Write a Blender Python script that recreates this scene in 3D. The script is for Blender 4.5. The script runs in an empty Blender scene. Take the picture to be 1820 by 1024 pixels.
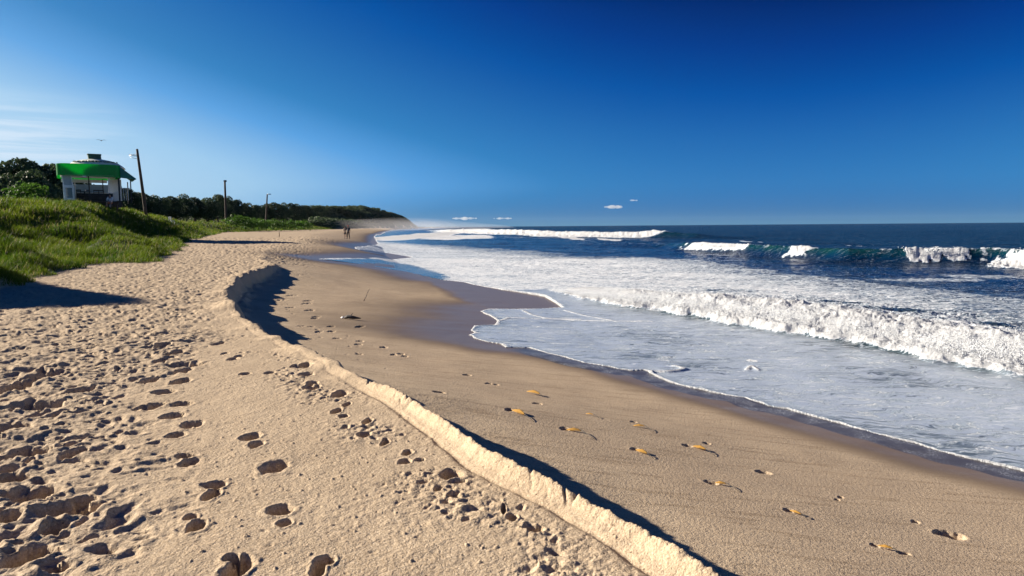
import bpy, math, random, time
import numpy as np
from mathutils import Matrix, Vector
T0 = time.time()
random.seed(7); rng = np.random.default_rng(11)
scn = bpy.context.scene
COL = scn.collection
R = math.radians

# ------------------------------------------------------------------ camera
EYE = 2.8
F_PX = 1213.0
PITCH = math.atan(110 / F_PX)
ROLL = R(-0.43)
cam_d = bpy.data.cameras.new('camera'); cam = bpy.data.objects.new('camera', cam_d); COL.objects.link(cam)
cam_d.sensor_width = 36.0; cam_d.lens = 36.0 * F_PX / 1820.0
cam_d.clip_start = 0.05; cam_d.clip_end = 40000
CM = Matrix.Rotation(math.pi / 2 - PITCH, 4, 'X') @ Matrix.Rotation(ROLL, 4, 'Z')
cam.matrix_world = Matrix.Translation((0, 0, EYE)) @ CM
scn.camera = cam

def ray(px, py):
    d = CM @ Vector(((px - 910) / F_PX, -(py - 512) / F_PX, -1.0))
    return d
def at(px, py, z=0.0):
    """world point at height z seen in that direction from the standing place"""
    d = ray(px, py); t = (z - EYE) / min(d.z, -1e-4)
    return (d.x * t, d.y * t, z)
def at_y(px, py, y):
    d = ray(px, py); t = y / d.y
    return (d.x * t, y, EYE + d.z * t)
def PXW(pts, z=0.0):
    return [at(px, py, z)[:2] for px, py in pts]

# ------------------------------------------------------------------ object helpers
def tag(o, label=None, cat=None, group=None, kind=None):
    if label: o['label'] = label
    if cat: o['category'] = cat
    if group: o['group'] = group
    if kind: o['kind'] = kind
    return o
def empty(name, loc=(0, 0, 0), rz=0.0):
    o = bpy.data.objects.new(name, None); COL.objects.link(o)
    o.empty_display_size = 0.3; o.location = loc; o.rotation_euler = (0, 0, rz); return o
def link(name, me, mat=None, parent=None, loc=None):
    o = bpy.data.objects.new(name, me); COL.objects.link(o)
    if mat is not None and len(me.materials) == 0: me.materials.append(mat)
    if parent is not None: o.parent = parent
    if loc is not None: o.location = loc
    return o
def np_mesh(name, V, Fq, smooth=True, attrs=None, n=4):
    """V (N,3); Fq (M,n) ints"""
    me = bpy.data.meshes.new(name)
    V = np.ascontiguousarray(V, dtype=np.float32); Fq = np.ascontiguousarray(Fq, dtype=np.int32)
    me.vertices.add(len(V)); me.vertices.foreach_set('co', V.ravel())
    me.loops.add(Fq.size); me.loops.foreach_set('vertex_index', Fq.ravel())
    me.polygons.add(len(Fq))
    me.polygons.foreach_set('loop_start', np.arange(0, Fq.size, n, dtype=np.int32))
    me.polygons.foreach_set('loop_total', np.full(len(Fq), n, dtype=np.int32))
    me.update(calc_edges=True)
    me.polygons.foreach_set('use_smooth', np.full(len(Fq), smooth, dtype=bool))
    for k, a in (attrs or {}).items():
        at_ = me.attributes.new(k, 'FLOAT', 'POINT'); at_.data.foreach_set('value', np.ascontiguousarray(a, dtype=np.float32))
    me.update()
    return me
class MB:
    """collects boxes, tubes, discs; build() links them as ONE mesh object"""
    def __init__(s): s.v = []; s.f = []; s.sm = []
    def add(s, vs, fs, smooth=False):
        b = len(s.v); s.v += [tuple(v) for v in vs]; s.f += [tuple(i + b for i in f) for f in fs]; s.sm += [smooth] * len(fs); return s
    def box(s, c, d, rz=0.0, taper=1.0, shear=(0, 0)):
        hx, hy, hz = d[0] / 2, d[1] / 2, d[2] / 2; vs = []
        cz, sz = math.cos(rz), math.sin(rz)
        for k, zz in ((1.0, -hz), (taper, hz)):
            for sx, sy in ((-1, -1), (1, -1), (1, 1), (-1, 1)):
                x, y = sx * hx * k + (shear[0] if zz > 0 else 0), sy * hy * k + (shear[1] if zz > 0 else 0)
                vs.append((c[0] + x * cz - y * sz, c[1] + x * sz + y * cz, c[2] + zz))
        return s.add(vs, [(3, 2, 1, 0), (4, 5, 6, 7), (0, 1, 5, 4), (1, 2, 6, 5), (2, 3, 7, 6), (3, 0, 4, 7)])
    def tube(s, pts, rads, n=8, cap=True, smooth=True):
        pts = [Vector(p) for p in pts]
        if not hasattr(rads, '__len__'): rads = [rads] * len(pts)
        vs = []; fs = []
        up = Vector((0, 0, 1))
        for i, p in enumerate(pts):
            t = (pts[min(i + 1, len(pts) - 1)] - pts[max(i - 1, 0)]).normalized()
            a = up if abs(t.z) < 0.9 else Vector((1, 0, 0))
            u = t.cross(a).normalized(); w = t.cross(u)
            for k in range(n):
                th = 2 * math.pi * k / n
                vs.append(p + (u * math.cos(th) + w * math.sin(th)) * rads[i])
        for i in range(len(pts) - 1):
            for k in range(n):
                fs.append((i * n + k, i * n + (k + 1) % n, (i + 1) * n + (k + 1) % n, (i + 1) * n + k))
        if cap:
            fs.append(tuple(range(n - 1, -1, -1))); fs.append(tuple((len(pts) - 1) * n + k for k in range(n)))
        return s.add(vs, fs, smooth)
    def lathe(s, c, prof, n=16, sx=1.0, sy=1.0, smooth=True):
        vs = []; fs = []
        for r, z in prof:
            for k in range(n):
                th = 2 * math.pi * k / n; vs.append((c[0] + r * sx * math.cos(th), c[1] + r * sy * math.sin(th), c[2] + z))
        for i in range(len(prof) - 1):
            for k in range(n):
                fs.append((i * n + k, i * n + (k + 1) % n, (i + 1) * n + (k + 1) % n, (i + 1) * n + k))
        fs.append(tuple(range(n - 1, -1, -1))); fs.append(tuple((len(prof) - 1) * n + k for k in range(n)))
        return s.add(vs, fs, smooth)
    def build(s, name, mat=None, parent=None, loc=None, bevel=0.0):
        me = bpy.data.meshes.new(name); me.from_pydata(s.v, [], s.f); me.update()
        me.polygons.foreach_set('use_smooth', s.sm)
        o = link(name, me, mat, parent, loc)
        if bevel:
            m = o.modifiers.new('bevel', 'BEVEL'); m.width = bevel; m.segments = 2; m.limit_method = 'ANGLE'
        return o

# ------------------------------------------------------------------ noise
_P = np.random.default_rng(3).permutation(1024).astype(np.int32); _P = np.concatenate([_P, _P])
_A = np.random.default_rng(4).random(1024) * 2 * np.pi; _GX = np.cos(_A).astype(np.float32); _GY = np.sin(_A).astype(np.float32)
def gn(x, y, seed=0):
    x = x + seed * 17.31; y = y - seed * 9.77
    xi = np.floor(x); yi = np.floor(y); fx = (x - xi).astype(np.float32); fy = (y - yi).astype(np.float32)
    xi = xi.astype(np.int64) & 1023; yi = yi.astype(np.int64) & 1023
    u = fx * fx * fx * (fx * (fx * 6 - 15) + 10); v = fy * fy * fy * (fy * (fy * 6 - 15) + 10)
    x1 = (xi + 1) & 1023; y1 = (yi + 1) & 1023
    def g(a, b, dx, dy):
        h = _P[_P[a] + b]; return _GX[h] * dx + _GY[h] * dy
    a = g(xi, yi, fx, fy); b = g(x1, yi, fx - 1, fy); c = g(xi, y1, fx, fy - 1); d = g(x1, y1, fx - 1, fy - 1)
    return ((a + (b - a) * u) * (1 - v) + (c + (d - c) * u) * v) * 1.5
def fbm(x, y, octv=4, seed=0, gain=0.5, bil=False):
    s = 0; a = 1.0; t = 0
    for i in range(octv):
        n = gn(x, y, seed + i)
        if bil: n = np.abs(n) * 2 - 0.5
        s = s + a * n; t += a; a *= gain
        x, y = (x * 0.8 + y * 0.6) * 2.03, (-x * 0.6 + y * 0.8) * 2.03
    return s / t
def hsh(i, j, k):
    return (_P[_P[_P[i & 1023] + (j & 1023)] + (k & 1023)]).astype(np.float32) / 1024.0
def ss(a, b, x):
    t = np.clip((x - a) / (b - a), 0, 1); return t * t * (3 - 2 * t)
def dents(x, y, cell, seed, prob, depth, r0, r1, asp=0.55, ang=None, spread=3.14):
    gx = x / cell; gy = y / cell; ix = np.floor(gx).astype(np.int64); iy = np.floor(gy).astype(np.int64)
    out = np.zeros(x.shape, np.float32)
    for dx in (-1, 0, 1):
        for dy in (-1, 0, 1):
            cx = ix + dx; cy = iy + dy
            px = (cx + 0.15 + 0.7 * hsh(cx, cy, seed)) * cell; py = (cy + 0.15 + 0.7 * hsh(cx, cy, seed + 1)) * cell
            rr = (r0 + (r1 - r0) * hsh(cx, cy, seed + 2)) * cell
            th = (hsh(cx, cy, seed + 3) - 0.5) * spread + (ang or 0)
            on = hsh(cx, cy, seed + 4) < prob
            dd = depth * (0.5 + 0.7 * hsh(cx, cy, seed + 5))
            ux = x - px; uy = y - py; c = np.cos(th); s_ = np.sin(th)
            a = (ux * c + uy * s_) / rr; b = (-ux * s_ + uy * c) / (rr * asp)
            d = np.sqrt(a * a + b * b)
            out += np.where(on, -dd * (1 - ss(0.35, 1.05, d)) + 0.14 * dd * np.exp(-((d - 1.22) / 0.2) ** 2), 0)
    return out
def pl_dist(x, y, P, window=None):
    """signed distance to polyline (positive to the right of travel) and arclength of nearest point"""
    best = np.full(x.shape, 1e18, np.float64); sg = np.ones(x.shape); sl = np.zeros(x.shape); acc = 0.0
    for (x0, y0), (x1, y1) in zip(P[:-1], P[1:]):
        dx, dy = x1 - x0, y1 - y0; L2 = dx * dx + dy * dy; L = math.sqrt(L2)
        t = np.clip(((x - x0) * dx + (y - y0) * dy) / L2, 0, 1)
        ex = x - (x0 + t * dx); ey = y - (y0 + t * dy); d = ex * ex + ey * ey
        m = d < best
        best = np.where(m, d, best); cr = (dx * (y - y0) - dy * (x - x0))
        sg = np.where(m, np.where(cr < 0, 1.0, -1.0), sg); sl = np.where(m, acc + t * L, sl); acc += L
    return np.sqrt(best) * sg, sl
def inside(x, y, P):
    c = np.zeros(x.shape, bool); n = len(P)
    for i in range(n):
        x0, y0 = P[i]; x1, y1 = P[(i + 1) % n]
        if y0 == y1: continue
        m = ((y0 > y) != (y1 > y)) & (x < (x1 - x0) * (y - y0) / (y1 - y0) + x0); c ^= m
    return c
def chaikin(P, n=2):
    for _ in range(n):
        Q = [P[0]]
        for (a, b), (c, d) in zip(P[:-1], P[1:]): Q += [(.75 * a + .25 * c, .75 * b + .25 * d), (.25 * a + .75 * c, .25 * b + .75 * d)]
        P = Q + [P[-1]]
    return P
def arclen(P):
    s = [0.0]
    for (a, b), (c, d) in zip(P[:-1], P[1:]): s.append(s[-1] + math.hypot(c - a, d - b))
    return s
def polar_grid(radii, angs):
    A, Rr = np.meshgrid(angs, radii); return Rr * np.sin(A), Rr * np.cos(A)
def grid_faces(nr, nc):
    i = np.arange(nr - 1)[:, None] * nc + np.arange(nc - 1)[None, :]
    return np.stack([i, i + 1, i + 1 + nc, i + nc], -1).reshape(-1, 4)
def radii_list(segs, r0):
    out = [r0]
    for r1, step in segs:
        while out[-1] < r1: out.append(out[-1] * (1 + step))
    return np.array(out)
def compact(V, F, attrs, keep):
    F = F[keep]; u, inv = np.unique(F, return_inverse=True)
    return V[u], inv.reshape(F.shape), {k: a[u] for k, a in attrs.items()}

# ------------------------------------------------------------------ node helper
class NT:
    def __init__(s, name, world=False):
        if world:
            s.m = bpy.data.worlds.new(name)
        else: s.m = bpy.data.materials.new(name)
        s.m.use_nodes = True; s.t = s.m.node_tree; s.t.nodes.clear()
    def n(s, typ, inp=None, **kw):
        nd = s.t.nodes.new(typ)
        for k, v in kw.items(): setattr(nd, k, v)
        for k, v in (inp or {}).items(): s.set(nd.inputs[k], v)
        return nd
    def set(s, sock, v):
        if isinstance(v, bpy.types.NodeSocket): s.t.links.new(v, sock)
        elif isinstance(v, bpy.types.Node): s.t.links.new(v.outputs[0], sock)
        else: sock.default_value = v
    def math(s, op, a, b=0.0, c=0.0, clamp=False):
        nd = s.n('ShaderNodeMath', operation=op, use_clamp=clamp); s.set(nd.inputs[0], a); s.set(nd.inputs[1], b); s.set(nd.inputs[2], c); return nd.outputs[0]
    def mix(s, f, a, b, mode='MIX'):
        nd = s.n('ShaderNodeMix', data_type='RGBA', blend_type=mode); s.set(nd.inputs[0], f); s.set(nd.inputs[6], a); s.set(nd.inputs[7], b); return nd.outputs[2]
    def noise(s, scale, detail=4, rough=0.5, vec=None, dist=0.0, dim='3D'):
        nd = s.n('ShaderNodeTexNoise', noise_dimensions=dim); nd.inputs['Scale'].default_value = scale; nd.inputs['Detail'].default_value = detail
        nd.inputs['Roughness'].default_value = rough; nd.inputs['Distortion'].default_value = dist
        if vec is not None: s.set(nd.inputs['Vector'], vec)
        return nd.outputs[0]
    def ramp(s, f, a, b, lo=0.0, hi=1.0):
        nd = s.n('ShaderNodeMapRange', interpolation_type='SMOOTHSTEP'); s.set(nd.inputs[0], f); s.set(nd.inputs[1], a); s.set(nd.inputs[2], b); nd.inputs[3].default_value = lo; nd.inputs[4].default_value = hi; return nd.outputs[0]
    def attr(s, name): return s.n('ShaderNodeAttribute', attribute_name=name).outputs['Fac']
    def pos(s): return s.n('ShaderNodeNewGeometry').outputs['Position']
    def mapping(s, vec, scale=(1, 1, 1), rz=0.0):
        nd = s.n('ShaderNodeMapping'); s.set(nd.inputs['Vector'], vec); nd.inputs['Scale'].default_value = scale; nd.inputs['Rotation'].default_value = (0, 0, rz); return nd.outputs[0]
    def bump(s, h, strength=1.0, dist=0.01, normal=None):
        nd = s.n('ShaderNodeBump'); s.set(nd.inputs['Height'], h); s.set(nd.inputs['Strength'], strength); nd.inputs['Distance'].default_value = dist
        if normal is not None: s.set(nd.inputs['Normal'], normal)
        return nd.outputs[0]
    def out(s, sh):
        o = s.n('ShaderNodeOutputMaterial'); s.set(o.inputs['Surface'], sh); return s.m
def C4(r, g, b): return (r, g, b, 1.0)
def simple(name, col, rough=0.6, var=0.15, scale=8.0, metal=0.0, trans=0.0, bump=0.0):
    m = NT(name); nz = m.noise(scale, 5, 0.6, vec=m.pos())
    k = m.ramp(nz, 0.3, 0.7, 1 - var, 1 + var)
    c = m.n('ShaderNodeVectorMath', operation='SCALE'); c.inputs[0].default_value = col; m.set(c.inputs['Scale'], k)
    inp = {'Base Color': c.outputs[0], 'Roughness': rough, 'Metallic': metal}
    if bump: inp['Normal'] = m.bump(nz, 0.6, bump)
    p = m.n('ShaderNodeBsdfPrincipled', inp)
    if trans:
        t = m.n('ShaderNodeBsdfTranslucent', {'Color': c.outputs[0]})
        x = m.n('ShaderNodeMixShader', {0: trans, 1: p.outputs[0], 2: t.outputs[0]}); return m.out(x)
    return m.out(p)
# ------------------------------------------------------------------ light and sky
SUN_AZ = R(70); SUN_EL = R(20.5)
sun_d = bpy.data.lights.new('sun', 'SUN'); sun_d.energy = 5.0; sun_d.angle = R(0.5); sun_d.color = (1.0, 0.885, 0.73)
sun = bpy.data.objects.new('sun', sun_d); COL.objects.link(sun)
to_sun = Vector((-math.sin(SUN_AZ) * math.cos(SUN_EL), math.cos(SUN_AZ) * math.cos(SUN_EL), math.sin(SUN_EL)))
sun.rotation_euler = to_sun.to_track_quat('Z', 'Y').to_euler(); sun.location = (-30, 20, 30)
W = NT('World', world=True); scn.world = W.m
sky = W.n('ShaderNodeTexSky', sky_type='NISHITA', sun_disc=False)
sky.sun_elevation = SUN_EL; sky.sun_rotation = -SUN_AZ; sky.altitude = 0; sky.air_density = 1.0; sky.dust_density = 0.15; sky.ozone_density = 4.0
dirv = W.n('ShaderNodeTexCoord').outputs['Generated']
hs = W.n('ShaderNodeHueSaturation', {'Color': sky.outputs[0], 'Saturation': 1.25, 'Value': 1.0})
gm = W.n('ShaderNodeGamma', {'Color': hs.outputs[0], 'Gamma': 1.25})
# grade of a clear polarised sky, worked on radiance as it reaches the picture (x 0.08)
SK = 0.08
sp = W.n('ShaderNodeSeparateColor', {'Color': gm.outputs[0]})
S_ = W.math('MULTIPLY', W.math('ADD', sp.outputs[1], sp.outputs[2]), .5 * SK / 1.08)
cr_ = W.n('ShaderNodeValToRGB', {0: S_}); el_ = cr_.color_ramp.elements; cr_.color_ramp.interpolation = 'LINEAR'
stops = ((.0, (.0, .010, .06)), (.26, (.0006, .022, .155)), (.31, (.0006, .048, .28)), (.37, (.001, .090, .39)), (.55, (.032, .225, .55)), (.64, (.10, .36, .76)), (.78, (.34, .60, .87)), (1.0, (.50, .71, .90)))
while len(el_) < len(stops): el_.new(.5)
for e_, (p_, c_) in zip(el_, stops): e_.position = p_; e_.color = C4(*c_)
cc = W.n('ShaderNodeVectorMath', {0: cr_.outputs[0]}, operation='SCALE'); cc.inputs['Scale'].default_value = 1 / SK
sxyz = W.n('ShaderNodeSeparateXYZ', {0: dirv})
nearsun = W.n('ShaderNodeVectorMath', {0: dirv}, operation='DOT_PRODUCT'); nearsun.inputs[1].default_value = to_sun
ns = W.ramp(nearsun.outputs['Value'], .38, .90)
hz = W.mix(ns, C4(.105 / SK, .28 / SK, .45 / SK), C4(.56 / SK, .76 / SK, .93 / SK))
hf = W.math('EXPONENT', W.math('MULTIPLY', W.math('MAXIMUM', sxyz.outputs[2], 0.0), W.math('MULTIPLY_ADD', ns, 26.0, -36.0)))
gmix = W.mix(W.math('MULTIPLY', hf, .93), cc.outputs[0], hz)
# thin cirrus veil low in the sky, by direction
sx = W.n('ShaderNodeSeparateXYZ', {0: dirv})
ve = W.mapping(dirv, (1.2, 1.2, 26.0))
nz = W.noise(2.6, 6, 0.62, vec=ve, dist=0.6)
band = W.math('MULTIPLY', W.ramp(sx.outputs[2], 0.045, 0.085), W.ramp(sx.outputs[2], 0.175, 0.11))
left = W.ramp(sx.outputs[0], -0.44, -0.60)
cm = W.math('MULTIPLY', W.math('MULTIPLY', W.ramp(nz, 0.38, 0.62), band), W.math('MULTIPLY', left, .8))
skc = W.mix(cm, gmix, C4(8.6, 10.2, 12.0))
half = W.n('ShaderNodeVectorMath', {0: skc}, operation='SCALE'); half.inputs['Scale'].default_value = SK / 0.05 / 2 ** 1.15
bg = W.n('ShaderNodeBackground', {'Color': half.outputs[0], 'Strength': 0.05})
wo = W.n('ShaderNodeOutputWorld'); W.set(wo.inputs['Surface'], bg.outputs[0])
scn.view_settings.view_transform = 'Standard'; scn.view_settings.look = 'None'; scn.view_settings.exposure = 1.15; scn.view_settings.gamma = 1.0
scn.cycles.use_denoising = True
scn.cycles.max_bounces = 6; scn.cycles.transparent_max_bounces = 12; scn.cycles.volume_bounces = 1
scn.cycles.sample_clamp_indirect = 6.0

# ------------------------------------------------------------------ shape of the shore
def interp(y, tab):
    return np.interp(y, [t[0] for t in tab], [t[1] for t in tab])
SC = [at(px, py, z)[:2] for px, py, z in ((1250, 1015, 1.2), (1150, 955, 1.2), (1030, 888, 1.2), (920, 840, 1.2), (850, 797, 1.2), (780, 750, 1.2), (720, 712, 1.18), (655, 680, 1.18), (600, 648, 1.18), (540, 620, 1.18), (470, 590, 1.18), (430, 560, 1.18), (408, 535, 1.18), (400, 515, 1.18), (425, 493, 1.18), (462, 480, 1.18), (490, 470, 1.2))]
SC = [(3.4, -3.0), (2.6, 0.0), (1.75, 1.6)] + SC + [(-12.5, 34), (-16.5, 46), (-22, 72), (-37, 120), (-76, 300), (-144, 700), (-160, 1000), (-152, 1270), (-420, 1500)]
def xs_(y): return interp(y, [(b, a) for a, b in SC])
WT = [(-40, 60), (-8, 19), (3, 8.2), (7, 5.2), (9.3, 3.75), (11.8, 2.2), (15.7, 0.3), (22, -0.6), (36, -4.5), (65, -12), (90, -17), (120, -25), (280, -56), (700, -122), (1000, -146), (1290, -140), (1500, -400), (4000, -2480)]
def xw_(y): return interp(y, WT)
def amp_(y): return interp(y, [(-3, .42), (3, .40), (5, .38), (6.8, .28), (8.0, .16), (9.5, .2), (11, .30), (14, .40), (22, .42), (27, .32), (31, .12), (36, 0), (60, 0)])
def ridge_(y): return interp(y, [(-3, .085), (3, .095), (5, .09), (6.4, .085), (7.2, .04), (9, .03), (14, .02), (30, .015), (36, 0)])
# foot of the grassy dune, from near to far
FT = [(-16, -30), (-14.5, 4), (-14.5, 14)] + [at(px, py, z)[:2] for px, py, z in ((5, 506, 1.32), (62, 486, 1.34), (100, 478, 1.35), (132, 474, 1.35), (150, 468, 1.36), (185, 463, 1.38), (250, 462, 1.4), (288, 458, 1.4), (312, 443, 1.42), (335, 432, 1.48), (372, 422, 1.55), (392, 416, 1.6), (440, 414, 1.62))] + [(-72, 190), (-84, 260), (-95, 360), (-128, 520), (-158, 760), (-176, 1000), (-168, 1255), (-185, 1330), (-420, 1480), (-2500, 4000)]
def zb_(x, y, xs):
    z = 1.15 + 0.55 * ss(20, 75, y) + 0.010 * np.clip(xs - x, 0, 20)
    return z
CR_PX = [(-420, 340, 36), (-200, 345, 42), (0, 352, 50), (60, 354, 55), (110, 357, 60), (180, 358, 60), (245, 362, 68), (300, 375, 82), (360, 381, 100), (400, 388, 125), (440, 392, 160), (480, 397, 205), (530, 400, 260), (590, 403, 340)]
CR3 = [at_y(a, b, c) for a, b, c in CR_PX]; CREST = [(p[0], p[1]) for p in CR3]; CRZ = [p[2] for p in CR3]; CRS = arclen(CREST)
def dune_(x, y, D):
    """height added by the dune; D = distance inland from its foot"""
    near = np.interp(y, [-20, 13, 20, 30, 64, 110, 200, 330, 600, 900, 1400], [2.4, 2.6, 2.1, 1.5, 2.3, 2.4, 2.0, 2.6, 4.0, 6, 9])
    run = np.interp(y, [0, 20, 60, 110, 200, 400], [10, 12, 22, 22, 18, 30])
    t = np.clip(D / run, 0, 1); base = near * (1 - (1 - t) ** 1.7)
    lob = fbm(x * 0.11 + y * 0.04, y * 0.10, 3, 21) * np.interp(y, [20, 60], [.55, .9]) + fbm(x * .33, y * .33, 2, 25) * .3
    base = base + lob * ss(0, 5, D) * np.clip(1.2 - D / 60, 0.25, 1)
    for (ax, ay, bx, by, wd, dp) in ((-15.5, 28.0, -36, 46, 2.3, 2.3), (-12.5, 20.5, -24, 27.5, 1.5, 1.6), (-30, 60, -56, 74, 3.2, .6), (-40, 100, -75, 118, 5, 1.5)):
        t_ = np.clip(((x - ax) * (bx - ax) + (y - ay) * (by - ay)) / ((bx - ax) ** 2 + (by - ay) ** 2), 0, 1)
        dd = np.hypot(x - ax - t_ * (bx - ax), y - ay - t_ * (by - ay)) + .5 * gn(x * .3, y * .3, 28)
        base = base - dp * np.exp(-(dd / wd) ** 2) * ss(0, 3, D) * (1 - .6 * t_) + .35 * dp * np.exp(-((dd - 1.9 * wd) / wd) ** 2) * ss(0, 3, D) * (1 - .6 * t_)
    base = base + 2.3 * np.exp(-((x + 17.8) ** 2 + (y - 18.3) ** 2) / 6.5) * ss(0, 1.8, D)
    base = np.maximum(base, .15 * ss(0, 2, D))
    # wooded rise behind
    hill = np.interp(y, [-50, 40, 90, 150, 250, 400, 600, 800, 1000, 1200, 1300, 1420, 1500], [2, 3, 4.5, 4, 5, 8, 12, 16, 19, 20, 13, 1.5, 0])
    hill = hill * ss(np.where(y > 800, -2, 22), np.where(y > 800, 42, 60), D) * (1 + .25 * fbm(x * .01, y * .01, 3, 31))
    d_, q_ = pl_dist(x, y, CREST); tz = np.interp(q_, CRS, CRZ) - .32 - zb_(x, y, xs_(y))
    wgt = np.where(d_ < 0, np.exp(-(np.abs(d_) / 16) ** 2), np.exp(-(d_ / np.interp(y, [0, 60, 200], [9, 11, 14])) ** 2)) * ss(1.5, 8, D)
    tot = base + hill; tot = tot * (1 - wgt) + (tz + .10 * lob) * wgt
    return np.where(D > 0, tot, 0)
FOOT_PX = []
FOOTS = []   # explicit prints: (x, y, length, width, angle, depth)
def print_px(px, py, w, h, depth=0.05, z=1.17, ang=None):
    FOOT_PX.append((px, py, w, h, depth, ang))
def resolve_print(px, py, w, h, depth, ang):
    z = 1.17
    for _ in range(10):
        x, y, _q = at(px, py, z); z = .5 * z + .5 * ground_z(x, y)
    x, y, _ = at(px, py, z); x2, _, _ = at(px + w / 2, py, z); _, y2, _ = at(px, py - h / 2, z)
    FOOTS.append((x, y, abs(x2 - x) * 1.05, abs(y2 - y) * 1.05, 0.0 if ang is None else ang, depth))
for a in ((375, 880, 26, 18, .06), (380, 862, 42, 13, .055), (338, 919, 22, 12, .045), (349, 935, 30, 20, .06), (498, 907, 46, 18, .055), (508, 930, 26, 14, .045),
          (488, 830, 44, 24, .045), (410, 993, 28, 16, .055), (424, 1008, 46, 34, .065), (577, 997, 38, 16, .06), (565, 1015, 24, 26, .055), (446, 777, 32, 12, .05),
          (455, 791, 24, 12, .045), (328, 811, 34, 9, .045), (338, 821, 28, 14, .05), (312, 773, 30, 12, .055), (342, 754, 38, 12, .055), (307, 739, 34, 12, .055),
          (323, 718, 36, 9, .05), (272, 722, 28, 11, .05), (248, 725, 16, 10, .04), (290, 697, 40, 9, .05), (322, 678, 28, 11, .05), (268, 676, 26, 12, .05),
          (325, 659, 24, 11, .045), (320, 648, 44, 9, .045), (345, 648, 28, 9, .045), (285, 642, 20, 8, .04), (310, 627, 24, 10, .045), (290, 613, 20, 9, .04),
          (552, 689, 28, 9, .05), (604, 700, 26, 11, .055), (617, 719, 11, 9, .04), (598, 731, 16, 10, .045), (611, 740, 18, 6, .04), (653, 749, 15, 11, .05),
          (648, 773, 24, 9, .035), (684, 786, 13, 12, .045), (724, 804, 17, 10, .045), (720, 820, 22, 9, .04), (746, 817, 18, 6, .035), (800, 843, 40, 17, .06),
          (815, 856, 32, 6, .035), (780, 869, 16, 8, .04), (805, 882, 24, 8, .045), (540, 651, 24, 10, .045), (546, 665, 22, 7, .04), (556, 681, 20, 6, .04),
          (895, 905, 8, 16, .05), (912, 921, 18, 13, .05), (952, 942, 30, 13, .05), 
          (388, 610, 20, 6, .035), (415, 638, 18, 5, .035), (425, 633, 14, 5, .03), (480, 662, 16, 5, .03), (400, 628, 10, 4, .03), (525, 651, 16, 5, .03), (436, 665, 18, 5, .03),
          (50, 803, 66, 22, .06), (132, 802, 34, 16, .05), (10, 690, 44, 34, .08), (20, 758, 60, 16, .05), (80, 665, 44, 18, .05), (75, 720, 70, 12, .05),
          (143, 695, 40, 14, .05), (40, 720, 40, 12, .05), (50, 985, 70, 40, .10), (60, 880, 70, 26, .09), (130, 905, 90, 22, .08), (95, 935, 44, 22, .07), (100, 1008, 50, 16, .07),
          (20, 850, 60, 18, .06), (150, 890, 50, 12, .06), (10, 920, 50, 20, .06)):
    print_px(*a[:4], depth=a[4] * 1.0)
for a in ((780, 698, 22, 5), (955, 716, 18, 5), (830, 665, 14, 4), (868, 679, 12, 4), (880, 681, 14, 4), (640, 580, 9, 4), (905, 729, 14, 5), (1004, 762, 18, 6), (1126, 749, 12, 4),
          (1128, 799, 16, 6), (1222, 792, 18, 4), (1256, 788, 14, 4), (1265, 857, 26, 7), (1356, 837, 28, 7), (1402, 909, 16, 7), (1494, 882, 8, 4), (1488, 887, 8, 4), (1627, 927, 14, 6), (1692, 951, 54, 13), (1690, 948, 46, 9),
          (1555, 969, 16, 7), (1608, 984, 22, 5), (700, 629, 10, 3), (712, 628, 12, 3), (560, 566, 8, 3), (588, 579, 8, 3), (600, 602, 9, 3), (516, 548, 7, 3), (500, 534, 7, 3),
          (520, 526, 7, 3), (547, 535, 8, 3), (550, 553, 9, 3), (546, 540, 7, 3), (562, 563, 9, 3), (536, 580, 7, 3), (552, 581, 9, 3), (568, 590, 8, 3), (590, 590, 8, 3), (640, 607, 10, 3), (637, 612, 9, 3),
          (682, 617, 12, 3), (638, 628, 9, 3), (720, 632, 10, 3)):
    print_px(*a, depth=.028 if a[0] > 800 else .03, z=.72 if a[0] > 760 else .66, ang=-.35)

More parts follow.
